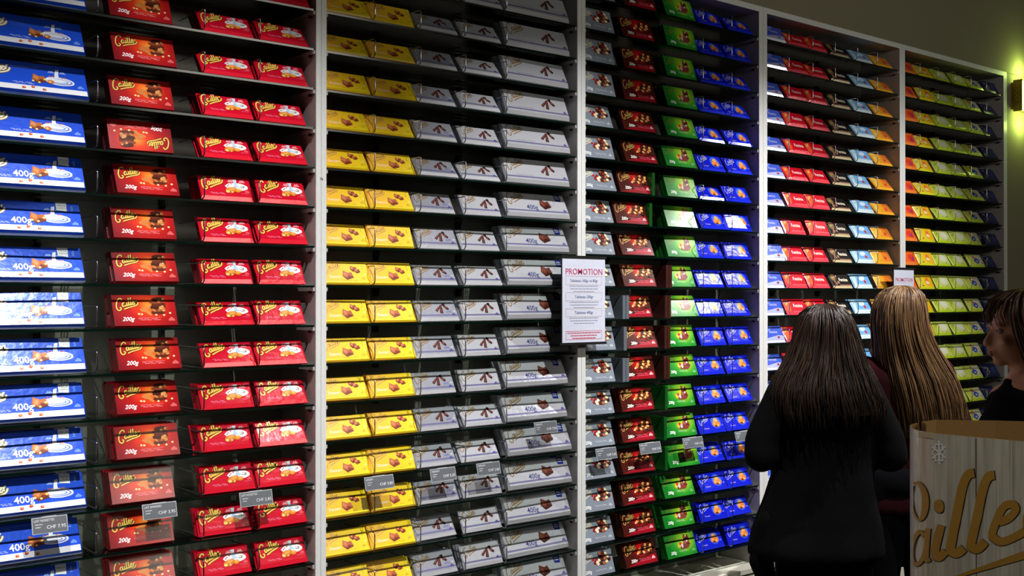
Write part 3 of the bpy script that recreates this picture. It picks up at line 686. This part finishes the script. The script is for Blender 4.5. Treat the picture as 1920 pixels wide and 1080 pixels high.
# ---------------------------------------------------------------- promotion signs
paper = mat('sign_paper', (216, 222, 240), .4); pink = mat('raspberry_ink', (190, 40, 90), .5); navy = mat('navy_ink', (52, 56, 110), .5); greyi = mat('grey_ink', (150, 156, 176), .5); redi = mat('red_ink', (200, 50, 80), .5)
lineo = mat('tan_line', (206, 170, 150), .5)
def sign(px0, px1, ztop, label, y=-.03):
    X0, X1 = ray(px0, y), ray(px1, y); W = X1 - X0; Hh = .300
    o = bpy.data.objects.new('promotion_sign', None); COL.objects.link(o); o.location = ((X0 + X1) / 2, y, ztop - Hh)
    tag(o, label, 'sign', 'promotion signs on the uprights')
    m = MB(); m.box(-W / 2 - .002, W / 2 + .002, .001, .004, -.012, Hh + .008, blackm); m.box(-W / 2 - .006, W / 2 + .006, -.004, .006, Hh, Hh + .009, blackm)
    m.box(-W / 2 - .006, W / 2 + .006, -.004, .006, -.014, -.006, blackm); m.box(-.012, .012, .003, -y, Hh * .5, Hh * .6, blackm); link('holder_frame', m.mesh('holder_frame'), o)
    m = MB(); m.box(-W / 2, W / 2, -.0012, .0008, -.005, Hh, paper); link('paper', m.mesh('paper'), o)
    m = MB(); yy = -.0016; U = Hh / 1000
    def frame(z0, z1, c):
        x = W * .42; q = .0006
        m.box(-x, x, yy, yy + .0002, z1 - q, z1 + q, c); m.box(-x, x, yy, yy + .0002, z0 - q, z0 + q, c); m.box(-x - q, -x + q, yy, yy + .0002, z0, z1, c); m.box(x - q, x + q, yy, yy + .0002, z0, z1, c)
    text_on(m, 'PROMOTION', 0, 802 * U, .0315 * W / .215, pink, yy, align='c', bold=.0002)
    for z1, z0, t in ((782, 680, 'Tablettes 100gr et 80gr'), (585, 485, 'Tablettes 200gr'), (390, 295, 'Tablettes 400gr')):
        frame(z0 * U, z1 * U, lineo); text_on(m, t, 0, (z0 + 32) * U, .0148 * W / .215, navy, yy, align='c')
        for j in range(3):
            zz = (z0 - 22 - 32 * j) * U; L = W * (.34, .32, .24)[j]; x = -L
            rr = random.Random(int(z0 + j))
            while x < L:
                q = rr.uniform(.006, .016); m.box(x, min(x + q, L), yy, yy + .0002, zz, zz + .0028, greyi); x += q + .002
    frame(20 * U, 120 * U, redi)
    for j in range(3):
        zz = (92 - 32 * j) * U; L = W * (.39, .31, .27)[j]; x = -L; rr = random.Random(90 + j)
        while x < L:
            q = rr.uniform(.006, .016); m.box(x, min(x + q, L), yy, yy + .0002, zz, zz + .0034, redi); x += q + .002
    link('printed_text', m.mesh('printed_text'), o)
sign(1054, 1134, 1.62 + (555 - 484) / 518, 'white promotion sign on the upright between the silver bars and the grey boxes')
sign(1676, 1713, 1.62 + (555 - 505) / 386, 'white promotion sign on the upright behind the fair-haired woman')
# ---------------------------------------------------------------- wall lamp
brass = mat('brass_plate', (150, 120, 44), .35, .6)
lampm = bpy.data.materials.new('glowing_lamp_glass'); lampm.use_nodes = True; bs = lampm.node_tree.nodes['Principled BSDF']
bs.inputs['Base Color'].default_value = (.9, 1, .6, 1); bs.inputs['Emission Color'].default_value = (.72, 1, .22, 1); bs.inputs['Emission Strength'].default_value = 7
lx0 = ray(1901, 0)
o = bpy.data.objects.new('wall_lamp', None); COL.objects.link(o); lz = 2.74; o.location = (lx0, .012, lz)
tag(o, 'glowing yellow green wall lamp with brass side beside the shelving', 'wall lamp')
m = MB(); m.box(0, .20, -.012, 0, -.075, .075, brass); m.box(.0, .004, -.062, -.012, -.088, .088, brass); m.box(.196, .2, -.062, -.012, -.088, .088, brass); link('brass_plate', m.mesh('brass_plate'), o)
m = MB(); m.box(.008, .192, -.075, -.030, -.078, .078, lampm); link('lamp_glass', m.mesh('lamp_glass'), o)
for zz in (-.15, .15):
    l = bpy.data.lights.new('lamp_bulb', 'POINT'); l.energy = 1.5; l.color = (.72, 1, .2); l.shadow_soft_size = .03
    lo = bpy.data.objects.new('lamp_bulb', l); COL.objects.link(lo); lo.parent = o; lo.location = (.10, -.05, zz)
m = MB()
for zz in (-.014, .014):
    m.tube([(-.001, -.037 + .011 * math.cos(a), zz + .011 * math.sin(a)) for a in [2 * math.pi * j / 12 for j in range(13)]], .0016, mat('gold_ring', (220, 190, 60), .3, .5), 5)
link('ring_ornament', m.mesh('ring_ornament'), o)
# ---------------------------------------------------------------- people
def ico(c, r, sub=2):
    bm = bmesh.new(); bmesh.ops.create_icosphere(bm, subdivisions=sub, radius=1)
    rr = r if isinstance(r, (tuple, list)) else (r, r, r)
    vs = [(c[0] + v.co.x * rr[0], c[1] + v.co.y * rr[1], c[2] + v.co.z * rr[2]) for v in bm.verts]; fs = [tuple(v.index for v in f.verts) for f in bm.faces]
    bm.free(); return vs, fs
def cap(mb, a, ra, b, rb, m, n=14, sub=2):
    mb.add(*ico(a, ra, sub), m); mb.add(*ico(b, rb, sub), m)
    A, B = Vector(a), Vector(b)
    mb.tube([A, A.lerp(B, .5), B], ra, m, n, rb)
def chain(mb, pts, m, n=14, sub=2):
    for (a, ra), (b, rb) in zip(pts, pts[1:]): cap(mb, a, ra, b, rb, m, n, sub)
def fuse(mb, name, voxel, m, it=3):
    me = mb.mesh(name); o = bpy.data.objects.new(name, me); COL.objects.link(o)
    md = o.modifiers.new('r', 'REMESH'); md.mode = 'VOXEL'; md.voxel_size = voxel
    ms_ = o.modifiers.new('s', 'SMOOTH'); ms_.factor = .5; ms_.iterations = it
    dg = bpy.context.evaluated_depsgraph_get(); dg.update()
    out = bpy.data.meshes.new_from_object(o.evaluated_get(dg)); out.name = name
    bpy.data.objects.remove(o); out.materials.clear(); out.materials.append(m); smooth(out); return out
def hand(mb, wrist, d, up, side, m):
    """palm and five bent fingers; d: pointing, up: back of the hand, side: towards the thumb"""
    d, up, side = Vector(d).normalized(), Vector(up).normalized(), Vector(side).normalized(); w_ = Vector(wrist)
    for s in (-.022, 0, .022): cap(mb, w_ + d * .02 + side * s * .8, .014, w_ + d * .085 + side * s * 1.3, .012, m, 8, 1)
    for j, L in enumerate((.068, .076, .070, .054)):
        s = .033 - j * .022; p = w_ + d * .088 + side * s
        q = p + d * L * .45 - up * .008; r = q + d * L * .25 - up * .022; t = r - up * .018 + d * .002
        chain(mb, [(p, .0088), (q, .0082), (r, .0075), (t, .0065)], m, 8, 1)
    p = w_ + d * .03 + side * .03; q = p + side * .028 + d * .028; r = q + d * .028 - up * .01
    chain(mb, [(p, .012), (q, .010), (r, .0085)], m, 8, 1)
def strands(rings, nst, seed, mats, face=0., wav=.004, rough=.35, spread=.0, tipz=None):
    """rings: (z, cx, cy, rx, ry) from crown to tip; hair locks laid over that shape"""
    rr = random.Random(seed); mb = MB()
    n = len(rings)
    def at(t, th, off):
        f = t * (n - 1); i = min(n - 2, int(f)); u = f - i
        g = [rings[i][j] * (1 - u) + rings[i + 1][j] * u for j in range(5)]
        return Vector((g[1] + (g[3] + off) * math.sin(th), g[2] - (g[4] + off) * math.cos(th), g[0]))
    for s in range(nst):
        th = rr.uniform(-math.pi + face, math.pi - face); t0 = rr.uniform(.0, .25) if s % 3 else 0
        t1 = rr.uniform(.82, 1.0); off = rr.uniform(-.004, .006); ph = rr.uniform(0, 6.3); am = rr.uniform(.3, 1) * wav; fr_ = rr.uniform(.7, 1.5)
        pts = []
        for j in range(17):
            t = t0 + (t1 - t0) * j / 16
            pts.append(at(t, th + am * 6 * math.sin(ph + fr_ * 7 * t) * t, off + am * math.sin(ph * 2 + 9 * t)))
        mb.tube(pts, .0034 * rr.uniform(.7, 1.3), mats[rr.choice((0, 0, 1, 1, 2))], 4, .0009)
    return mb
def shell(rings, m, face=.0, nseg=40, inset=.004, wobble=0, seed=1):
    mb = MB(); vs = []; fs = []; rr = random.Random(seed); ph = [rr.uniform(0, 6.3) for _ in range(4)]
    a0, a1 = -math.pi + face, math.pi - face; closed = face == 0
    N = nseg if closed else nseg + 1
    for ri, (z, cx, cy, rx, ry) in enumerate(rings):
        for j in range(N):
            th = a0 + (a1 - a0) * j / nseg
            q = wobble * (math.sin(5 * th + ph[0]) + .6 * math.sin(11 * th + ph[1])) * min(1, ri / 3)
            vs.append((cx + (max(rx - inset, .001) + q) * math.sin(th), cy - (max(ry - inset, .001) + q) * math.cos(th), z))
    for i in range(len(rings) - 1):
        for j in range(nseg): 
            a, b_ = i * N + j, i * N + (j + 1) % N
            fs.append((a, b_, b_ + N, a + N))
    if closed: fs.append(tuple(range(N)))
    mb.add(vs, fs, m); return mb
def coat_mesh(name, rings, sleeves, m, voxel=.012):
    """garment: rings closed top and bottom, sleeves as chains, fused into one cloth"""
    mb = MB(); N = 36; vs = []; fs = []
    for (z, cx, cy, rx, ry) in rings:
        for j in range(N):
            th = 2 * math.pi * j / N; ww = 1 + .02 * math.sin(7 * th + z * 9) * (1 if z < 1.0 else 0)
            vs.append((cx + rx * math.sin(th) * ww, cy - ry * math.cos(th) * ww, z))
    for i in range(len(rings) - 1):
        for j in range(N): fs.append((i * N + j, i * N + (j + 1) % N, (i + 1) * N + (j + 1) % N, (i + 1) * N + j))
    fs.append(tuple(range(N))); fs.append(tuple((len(rings) - 1) * N + j for j in range(N - 1, -1, -1)))
    mb.add(vs, fs, m)
    for s in sleeves: chain(mb, s, m)
    return fuse(mb, name, voxel, m, 4)
skin = mat('skin', (214, 160, 132), .5, bump=.03, bscale=300); lipm = mat('lips', (170, 84, 80), .45)
hairdk = [mat('dark_brown_hair', c, .42, spec=.6) for c in ((38, 24, 16), (56, 36, 23), (26, 17, 12))]
hairlt = [mat('light_brown_hair', c, .45, spec=.4) for c in ((112, 84, 54), (84, 60, 38), (138, 106, 70))]
hairsh = [mat('short_brown_hair', c, .42, spec=.5) for c in ((84, 56, 36), (66, 43, 28), (100, 70, 44))]
clothk = mat('black_wool', (12, 12, 14), .95, spec=.1, bump=.2, bscale=300); clothm = mat('maroon_knit', (46, 12, 18), .9, spec=.1, bump=.2, bscale=300)
jean = mat('dark_denim', (12, 13, 17), .9, spec=.1); shoem = mat('black_leather', (16, 15, 15), .5); clothn = mat('black_knit', (14, 14, 17), .95, spec=.1, bump=.2, bscale=300)
eyew = mat('eye_white', (176, 168, 160), .3); eyeb = mat('iris', (60, 50, 40), .2)
def person(label, pos, face_dir, Hh, arms, hair_fn, top_fn, legs=True, head_turn=0, build=1.0, skirt=None):
    o = None
    k = Hh / 1.60
    B = MB()
    hz = 1.49 * k
    # head, built facing +y then turned
    Hd = MB()
    Hd.add(*ico((0, -.012, hz + .018), (.074, .090, .088), 3), skin)      # skull
    Hd.add(*ico((0, .022, hz - .032), (.056, .064, .070), 3), skin)       # face
    Hd.add(*ico((0, .058, hz - .088), (.024, .022, .018), 2), skin)       # chin
    Hd.add(*ico((0, .020, hz - .070), (.048, .052, .036), 2), skin)       # jaw
    cap(Hd, (0, .083, hz + .0), .009, (0, .100, hz - .036), .0115, skin, 8, 2)   # nose
    for s in (-1, 1):
        Hd.add(*ico((s * .010, .093, hz - .040), (.007, .009, .006), 1), skin)
        Hd.add(*ico((s * .036, .058, hz - .030), (.022, .020, .018), 2), skin)   # cheek
        Hd.add(*ico((s * .028, .074, hz + .018), (.022, .012, .008), 2), skin)   # brow
        Hd.add(*ico((s * .074, -.004, hz - .014), (.007, .018, .030), 2), skin)  # ear
    Hd.add(*ico((0, .083, hz - .062), (.020, .010, .006), 2), skin); Hd.add(*ico((0, .080, hz - .071), (.018, .010, .006), 2), skin)
    T = Matrix.Rotation(head_turn, 4, 'Z')
    kk = k
    Hd.v = [tuple(T @ Vector(v)) for v in Hd.v]
    B.add(Hd.v, Hd.f, skin)
    cap(B, (0, -.022, hz - .06), .050, (0, -.030, 1.32 * k), .056, skin)
    # trunk
    for z, rx, ry, cy in ((1.30, .10, .07, -.02), (1.22, .155, .10, -.01), (1.12, .145, .105, 0), (1.00, .125, .095, 0), (.90, .145, .105, -.005), (.82, .165, .115, -.01)):
        B.add(*ico((0, cy, z * k), (rx * build, ry * build, .085 * k), 3), skin)
    for s, (el, wr, hd, hu) in zip((-1, 1), arms):
        sh = (s * .165 * build, -.015, 1.275 * k)
        chain(B, [((s * .10, -.015, 1.29 * k), .045), (sh, .046), (el, .036), (wr, .024)], skin)
        hand(B, wr, hd, hu, (-s * .8, .1, .5), skin)
    for s in (-1, 1):
        chain(B, [((s * .085, -.01, .82 * k), .085), ((s * .090, .005, .47 * k), .055), ((s * .092, -.01, .34 * k), .052), ((s * .092, -.015, .085 * k), .036)], skin)
        chain(B, [((s * .092, -.02, .05), .036), ((s * .10, .10, .035), .026), ((s * .10, .15, .028), .018)], skin)
    me = fuse(B, 'person', .0075, skin, 2)
    o = link('person', me); o.location = pos; o.rotation_euler = (0, 0, math.atan2(face_dir[1], face_dir[0]) - math.pi / 2)
    tag(o, label, 'person')
    for s in (-1, 1):
        e = MB(); c = T @ Vector((s * .029, .0725, hz + .002)); c = T @ Vector((s * .029, .0695, hz + .002)); e.add(*ico(tuple(c), .0115, 2), eyew); c2 = T @ Vector((s * .029, .0775, hz + .002)); e.add(*ico(tuple(c2), (.0055, .0045, .0055), 2), eyeb)
        q = e.mesh('eye'); smooth(q); link('eye', q, o)
    l = MB(); l.add(*ico((0, .0905, hz - .0625), (.017, .0045, .0035), 2), lipm); l.add(*ico((0, .088, hz - .0705), (.015, .0045, .004), 2), lipm); l.v = [tuple(T @ Vector(v)) for v in l.v]
    q = l.mesh('mouth'); smooth(q); link('mouth', q, o)
    # trousers and shoes
    t = MB()
    for s in (-1, 1): chain(t, [((s * .085, -.01, .84 * k), .105), ((s * .090, .0, .47 * k), .078), ((s * .092, -.01, .30 * k), .070), ((s * .092, -.015, .07), .062)], jean)
    t.add(*ico((0, -.01, .86 * k), (.185, .13, .12), 3), jean)
    link('trousers', fuse(t, 'trousers', .012, jean, 4), o)
    for s in (-1, 1):
        t = MB(); chain(t, [((s * .092, -.05, .045), .045), ((s * .098, .06, .040), .042), ((s * .10, .155, .030), .030)], shoem); t.add(*ico((s * .096, .05, .012), (.048, .15, .012), 2), shoem)
        link('shoe', fuse(t, 'shoe', .008, shoem, 3), o)
    top_fn(o, k); hair_fn(o, k, hz, T)
    return o
FW = (SN, CS)       # away from the camera
# woman with long dark hair, black flared coat
W1 = cw((1543 - 960) / FX * 4.0, 4.0)
def coat1(o, k):
    rings = [(1.345, 0, -.03, .055, .055), (1.32, 0, -.03, .10, .07), (1.29, 0, -.02, .17, .09), (1.24, 0, -.01, .195, .115), (1.12, 0, 0, .185, .125), (1.0, 0, 0, .18, .125), (.88, -.01, 0, .205, .14), (.78, -.02, 0, .235, .16), (.71, -.03, -.01, .245, .175), (.675, -.03, -.01, .245, .175)]
    sl = [[((s * .14, -.02, 1.27), .07), ((s * .225, -.02, 1.10), .065), ((s * .235, -.03, 1.04), .062), ((s * .13, .20, 1.09), .045)] for s in (-1, 1)]
    link('coat', coat_mesh('coat', rings, sl, clothk), o)
    tail = MB(); chain(tail, [((-.20, -.03, .80), .05), ((-.235, -.03, .66), .045), ((-.21, -.03, .58), .035)], clothk)
    tp = tail  # swinging coat corner
    link('coat_tail', fuse(tp, 'coat_tail', .012, clothk, 3), o)
def rings_from(lst, Z, cxpx, hz_dep=0, depth_scale=.75):
    out = []
    for ypx, xl, xr, cy, ry in lst:
        out.append((1.62 + (555 - ypx) / (FX / Z), ((xl + xr) / 2 - cxpx) / (FX / Z), cy, (xr - xl) / 2 / (FX / Z), ry))
    return out
def hair1(o, k, hz, T):
    r = rings_from([(571, 1538, 1546, -.02, .01), (576, 1519, 1566, -.02, .06), (588, 1505, 1582, -.02, .085), (610, 1496, 1594, -.02, .104), (640, 1488, 1602, -.02, .108), (675, 1474, 1613, -.03, .110), (700, 1456, 1626, -.035, .115), (730, 1442, 1638, -.035, .135), (760, 1440, 1648, -.035, .142), (797, 1446, 1646, -.035, .142)], 4.0, 1543)
    s = shell([(a + (.05 if q > 7 else 0), b, c, d * (.96 if q > 7 else 1), e * (.96 if q > 7 else 1)) for q, (a, b, c, d, e) in enumerate(r) if q != 8], hairdk[2], .75, wobble=.003); q = s.mesh('hair'); smooth(q); h = link('hair', q, o)
    st = strands(r, 640, 5, hairdk, .75, .011).mesh('hair_locks'); smooth(st); link('hair_locks', st, h)
    s = shell([(a, b, c, d * .94, e * .94) for a, b, c, d, e in r[:5]], hairdk[2], 0, inset=.008); 
person('woman seen from behind in a flared black coat with long dark brown hair', W1, FW, 1.57,
       [((-.235, -.02, 1.03), (-.10, .24, 1.10), (.5, .8, .1), (0, 0, 1)), ((.235, -.02, 1.03), (.10, .24, 1.10), (-.5, .8, .1), (0, 0, 1))], hair1, coat1)
# woman with long fair hair
W2 = cw((1690 - 960) / FX * 4.40, 4.40)
def coat2(o, k):
    rings = [(1.40, 0, -.03, .055, .055), (1.37, 0, -.03, .10, .07), (1.34, 0, -.02, .16, .09), (1.29, 0, -.01, .19, .11), (1.15, 0, 0, .18, .12), (1.02, 0, 0, .165, .115), (.90, 0, 0, .18, .12), (.80, 0, 0, .20, .13), (.76, 0, 0, .20, .13)]
    sl = [[((s * .14, -.02, 1.32), .062), ((s * .215, -.02, 1.12), .056), ((s * .22, -.03, 1.07), .054), ((s * .12, .20, 1.12), .038)] for s in (-1, 1)]
    link('sweater', coat_mesh('sweater', rings, sl, clothm), o)
def hair2(o, k, hz, T):
    r = rings_from([(537, 1682, 1690, -.02, .01), (541, 1664, 1710, -.02, .06), (553, 1648, 1722, -.02, .088), (575, 1638, 1727, -.02, .104), (605, 1634, 1729, -.025, .108), (640, 1636, 1740, -.03, .108), (675, 1638, 1762, -.03, .110), (710, 1642, 1782, -.035, .125), (745, 1648, 1794, -.035, .130), (780, 1654, 1799, -.035, .130), (815, 1660, 1798, -.035, .128)], 4.40, 1690)
    s = shell(r, hairlt[1], .75, wobble=.003); q = s.mesh('hair'); smooth(q); h = link('hair', q, o)
    st = strands(r, 720, 8, hairlt, .75, .006).mesh('hair_locks'); smooth(st); link('hair_locks', st, h)
person('woman seen from behind in a maroon sweater with very long straight fair hair', W2, FW, 1.64,
       [((-.215, -.02, 1.06), (-.09, .24, 1.12), (.5, .8, .1), (0, 0, 1)), ((.215, -.02, 1.06), (.09, .24, 1.12), (-.5, .8, .1), (0, 0, 1))], hair2, coat2, head_turn=R(38))
# woman in profile at the picture's edge
W3 = cw((1912 - 960) / FX * 3.3, 3.3)
def top3(o, k):
    rings = [(1.375, 0, -.028, .066, .068), (1.345, 0, -.03, .085, .078), (1.32, 0, -.02, .14, .095), (1.29, 0, -.02, .165, .095), (1.22, 0, -.01, .20, .12), (1.10, 0, 0, .195, .13), (.98, 0, 0, .185, .125), (.86, 0, 0, .20, .13), (.78, 0, 0, .205, .135)]
    sl = [[((s * .14, -.02, 1.275), .068), ((s * .225, -.0, 1.05), .056), ((s * .228, -.005, 1.0), .052), ((s * .222, .05, .82), .038)] for s in (-1, 1)]
    link('sweater', coat_mesh('sweater', rings, sl, clothn), o)
def hair3(o, k, hz, T):
    r = [(hz + .125, 0, -.015, .01, .01), (hz + .118, 0, -.015, .05, .055), (hz + .095, 0, -.012, .08, .092), (hz + .055, 0, -.010, .094, .110), (hz + .01, 0, -.016, .097, .106), (hz - .04, 0, -.026, .095, .094), (hz - .085, 0, -.036, .084, .078), (hz - .105, 0, -.04, .078, .070)]
    s = shell(r, hairsh[1], .95, wobble=.002); s.v = [tuple(T @ Vector(v)) for v in s.v]; q = s.mesh('hair'); smooth(q); h = link('hair', q, o)
    st = strands(r, 420, 9, hairsh, .85, .005); 
    fr_ = strands(r[:5], 130, 12, hairsh, 0, .004); st.add(fr_.v, fr_.f, hairsh[0])
    st.v = [tuple(T @ Vector(v)) for v in st.v]; st = st.mesh('hair_locks'); smooth(st); link('hair_locks', st, h)
fd = Vector((-CS, SN)) * 1.0 + Vector((SN, CS)) * .05
person('woman in profile with short brown hair and black sweater behind the display bin', W3, (fd.x, fd.y), 1.625,
       [((-.225, -.01, 1.04), (-.22, .05, .80), (0, .15, -1), (-1, 0, 0)), ((.225, -.01, 1.04), (.22, .05, .80), (0, .15, -1), (1, 0, 0))], hair3, top3)
# ---------------------------------------------------------------- cardboard display bin
bin_ = bpy.data.objects.new('display_bin', None); COL.objects.link(bin_); bin_.location = cw(1.05, 2.3)
tag(bin_, 'tall cardboard display bin printed with whitewashed planks and golden script', 'display bin')
BT = 1.332
PLAN = [(1.10, 2.475), (1.02, 2.500), (.955, 2.500), (.905, 2.468), (.876, 2.41), (.868, 2.355), (.880, 2.308), (.905, 2.272), (.945, 2.232), (1.014, 2.165), (1.12, 2.062), (1.25, 1.935)]
plan = smooth_line(PLAN, 6)
acc = [0]
for p, q in zip(plan, plan[1:]): acc.append(acc[-1] + math.hypot(q[0] - p[0], q[1] - p[1]))
def on_plan(s, off=0):
    s = max(0, min(acc[-1] - 1e-6, s)); i = 0
    while acc[i + 1] < s: i += 1
    u = (s - acc[i]) / (acc[i + 1] - acc[i]); p, q = plan[i], plan[i + 1]
    dx, dy = q[0] - p[0], q[1] - p[1]; l = math.hypot(dx, dy)
    # outward = towards the camera / left
    return p[0] + dx * u + dy / l * off, p[1] + dy * u - dx / l * off
def s_of_px(px, lo=.32):
    best = None
    for j in range(600):
        s = lo + (acc[-1] - lo) * j / 599; a, d = on_plan(s)
        e = abs(960 + FX * a / d - px)
        if best is None or e < best[0]: best = (e, s)
    return best[1]
def binpt(s, z, off): a, d = on_plan(s, off); v = cw(a, d, z) - bin_.location; return tuple(v)
card = mat('brown_cardboard', (150, 116, 66), .8, bump=.05, bscale=100)
plk = bpy.data.materials.new('whitewashed_plank_print'); plk.use_nodes = True; nt = plk.node_tree; b_ = nt.nodes['Principled BSDF']
tc = nt.nodes.new('ShaderNodeTexCoord'); mp = nt.nodes.new('ShaderNodeMapping'); mp.inputs['Scale'].default_value = (60, 60, 3); ns = nt.nodes.new('ShaderNodeTexNoise'); ns.inputs['Scale'].default_value = 1.5; ns.inputs['Detail'].default_value = 5
cr = nt.nodes.new('ShaderNodeValToRGB'); cr.color_ramp.elements[0].position = .3; cr.color_ramp.elements[0].color = (*lin((168, 164, 150)), 1); cr.color_ramp.elements[1].position = .62; cr.color_ramp.elements[1].color = (*lin((206, 204, 192)), 1)
nt.links.new(tc.outputs['Object'], mp.inputs[0]); nt.links.new(mp.outputs[0], ns.inputs[0]); nt.links.new(ns.outputs['Fac'], cr.inputs[0]); nt.links.new(cr.outputs[0], b_.inputs['Base Color']); b_.inputs['Roughness'].default_value = .28
S1 = acc[-1]; S0 = 0
def wrap(mb, s0, s1, z0, z1, off, m, n=30):
    vs = []; 
    for j in range(n + 1):
        s = s0 + (s1 - s0) * j / n; vs += [binpt(s, z0, off), binpt(s, z1, off)]
    mb.add(vs, [(2 * j, 2 * j + 2, 2 * j + 3, 2 * j + 1) for j in range(n)], m)
def solid_wrap(name, m_out, m_in, s0, s1, z0, z1, th):
    mb = MB(); wrap(mb, s0, s1, z0, z1, 0, m_out, 60); wrap(mb, s0, s1, z0, z1, -th, m_in, 60)
    vs = []
    for j in range(61):
        s = s0 + (s1 - s0) * j / 60; vs += [binpt(s, z1, 0), binpt(s, z1, -th)]
    mb.add(vs, [(2 * j, 2 * j + 2, 2 * j + 3, 2 * j + 1) for j in range(60)], m_in)
    for s in (s0, s1): mb.add([binpt(s, z0, 0), binpt(s, z0, -th), binpt(s, z1, -th), binpt(s, z1, 0)], [(0, 1, 2, 3)], m_in)
    return link(name, mb.mesh(name), bin_)
SB = acc[6 * 3]         # where the wrap-round printed sheet begins
front = solid_wrap('printed_front', plk, card, acc[6 * 3 - 2], S1, 0, BT, .004)
# plain cardboard back sheet with a fold
mb = MB()
Bk = [(.918, 2.425), (.925, 2.47), (.97, 2.505), (1.10, 2.490), (1.22, 2.455), (1.34, 2.40), (1.40, 2.30)]
for th, z1 in ((0, BT + .004),):
    vs = []
    for p in Bk:
        for dz in (0, z1): 
            v = cw(p[0], p[1], dz) - bin_.location; vs.append(tuple(v))
    for p in Bk:
        for dz in (0, z1):
            v = cw(p[0] + .001, p[1] + .005, dz) - bin_.location; vs.append(tuple(v))
    nB = len(Bk)
    fs = [(2 * j, 2 * j + 2, 2 * j + 3, 2 * j + 1) for j in range(nB - 1)] + [(2 * nB + 2 * j, 2 * nB + 2 * j + 1, 2 * nB + 2 * j + 3, 2 * nB + 2 * j + 2) for j in range(nB - 1)] + [(2 * j + 1, 2 * j + 3, 2 * nB + 2 * j + 3, 2 * nB + 2 * j + 1) for j in range(nB - 1)]
    mb.add(vs, fs, card)
link('cardboard_back', mb.mesh('cardboard_back'), bin_)
mb = MB(); wrap(mb, s_of_px(1722), s_of_px(1752), BT - .012, BT + .001, .001, mat('pale_card_edge', (196, 184, 150), .7), 6); link('folded_flap', mb.mesh('folded_flap'), bin_)
# plank gaps
mb = MB(); gm = mat('plank_gap_print', (70, 64, 54), .6); gl_ = mat('pale_plank_line', (222, 220, 206), .5)
for px, c, wd, z0, z1 in ((1828, gm, .0022, .93, BT - .002), (1870, gl_, .0014, .9, BT - .002), (1895, gl_, .0012, .9, BT - .002), (1788, gm, .0012, 0, 1.0), (1821, gm, .0014, 0, 1.0), (1866, gl_, .0012, 0, 1.0)):
    s = s_of_px(px); wrap(mb, s, s + wd, z0, z1, .0006, c, 1)
link('plank_lines', mb.mesh('plank_lines'), front)
# big script letters, laid on the curved sheet: picture column -> arc position, picture row -> height
goldc = mat('golden_cardboard_print', (176, 134, 52), .6); shd = mat('dark_letter_edge', (44, 34, 18), .7)
TS = [(px, s_of_px(px)) for px in range(1708, 1922, 4)]
def arc(px):
    if px <= TS[0][0]: return TS[0][1] + (px - TS[0][0]) * .0009
    for (a, b1), (c, d) in zip(TS, TS[1:]):
        if px <= c: return b1 + (d - b1) * (px - a) / (c - a)
    return TS[-1][1] + (px - TS[-1][0]) * (TS[-1][1] - TS[-6][1]) / (TS[-1][0] - TS[-6][0])
def zed(px, py):
    a, d = on_plan(arc(px)); return 1.62 + (555 - py) * d / FX
def glyph(mb, pts, wpx, m, off, dx=0, n=5):
    p = smooth_line(pts, n); L, Q = ribbon(p, (lambda t: wpx(t)) if callable(wpx) else wpx)
    vs = [binpt(arc(x + dx), zed(x, y), off) for x, y in L + Q]; N = len(L)
    mb.add(vs, [(i, i + 1, N + i + 1, N + i) for i in range(N - 1)], m)
STK = [([(1712 + 0, 905), (1724, 906), (1734, 925), (1735, 950), (1729, 970), (1720, 972), (1712, 955), (1709, 930), (1712, 910)], lambda t: 4 + 9 * math.sin(math.pi * min(1, t * 1.5)) ** 2),
       ([(1734, 1004), (1724, 996), (1713, 1012), (1709, 1036), (1714, 1056), (1726, 1052), (1736, 1030)], 8),
       ([(1740, 990), (1737, 1030), (1737, 1048), (1743, 1046)], 10),
       ([(1764, 984), (1757, 1010), (1753, 1034), (1760, 1044), (1772, 1032)], 15),
       ([(1826, 886), (1814, 890), (1803, 915), (1794, 960), (1784, 1010), (1782, 1030), (1794, 1036), (1806, 1026)], 17),
       ([(1864, 890), (1852, 894), (1841, 920), (1832, 965), (1822, 1008), (1820, 1022), (1832, 1028), (1846, 1014)], 17),
       ([(1872, 978), (1888, 972), (1902, 958), (1900, 946), (1886, 946), (1874, 960), (1862, 990), (1860, 1004), (1874, 1014), (1892, 1010), (1918, 996), (1926, 985)], 15),
       ([(1926, 1000), (1922, 975), (1930, 950)], 13),
       ([(1775, 1086), (1830, 1068), (1880, 1052), (1930, 1036)], lambda t: 4 + 12 * t)]
a_ = MB(); c_ = MB()
for pts, wd in STK: glyph(c_, pts, wd, shd, .0010, 2.0); glyph(a_, pts, wd, goldc, .0018)
def disc(mb, x, y, rx, ry, m, off):
    vs = [binpt(arc(x + rx * math.cos(2 * math.pi * j / 16)), zed(x, y + ry * math.sin(2 * math.pi * j / 16)), off) for j in range(16)]
    mb.add(vs, [tuple(range(15, -1, -1))], m)
disc(c_, 1762, 949, 9, 13, shd, .0010); disc(a_, 1760, 948, 9, 12.5, goldc, .0018)
link('script_letters', a_.mesh('script_letters'), front); link('letter_shadow_print', c_.mesh('letter_shadow_print'), front)
# snowflake
sn = MB(); sm = mat('snowflake_print', (240, 242, 248), .35)
for k in range(6):
    a = k * math.pi / 3 + .5; cx, cy = 1760, 848
    glyph(sn, [(cx, cy), (cx + 7 * math.cos(a), cy + 11 * math.sin(a)), (cx + 14 * math.cos(a), cy + 22 * math.sin(a))], 3, sm, .0012, n=2)
    for s in (-.5, .5): glyph(sn, [(cx + 8 * math.cos(a), cy + 13 * math.sin(a)), (cx + 12 * math.cos(a + s), cy + 19 * math.sin(a + s))], 2.2, sm, .0014, n=2)
link('snowflake', sn.mesh('snowflake'), front)
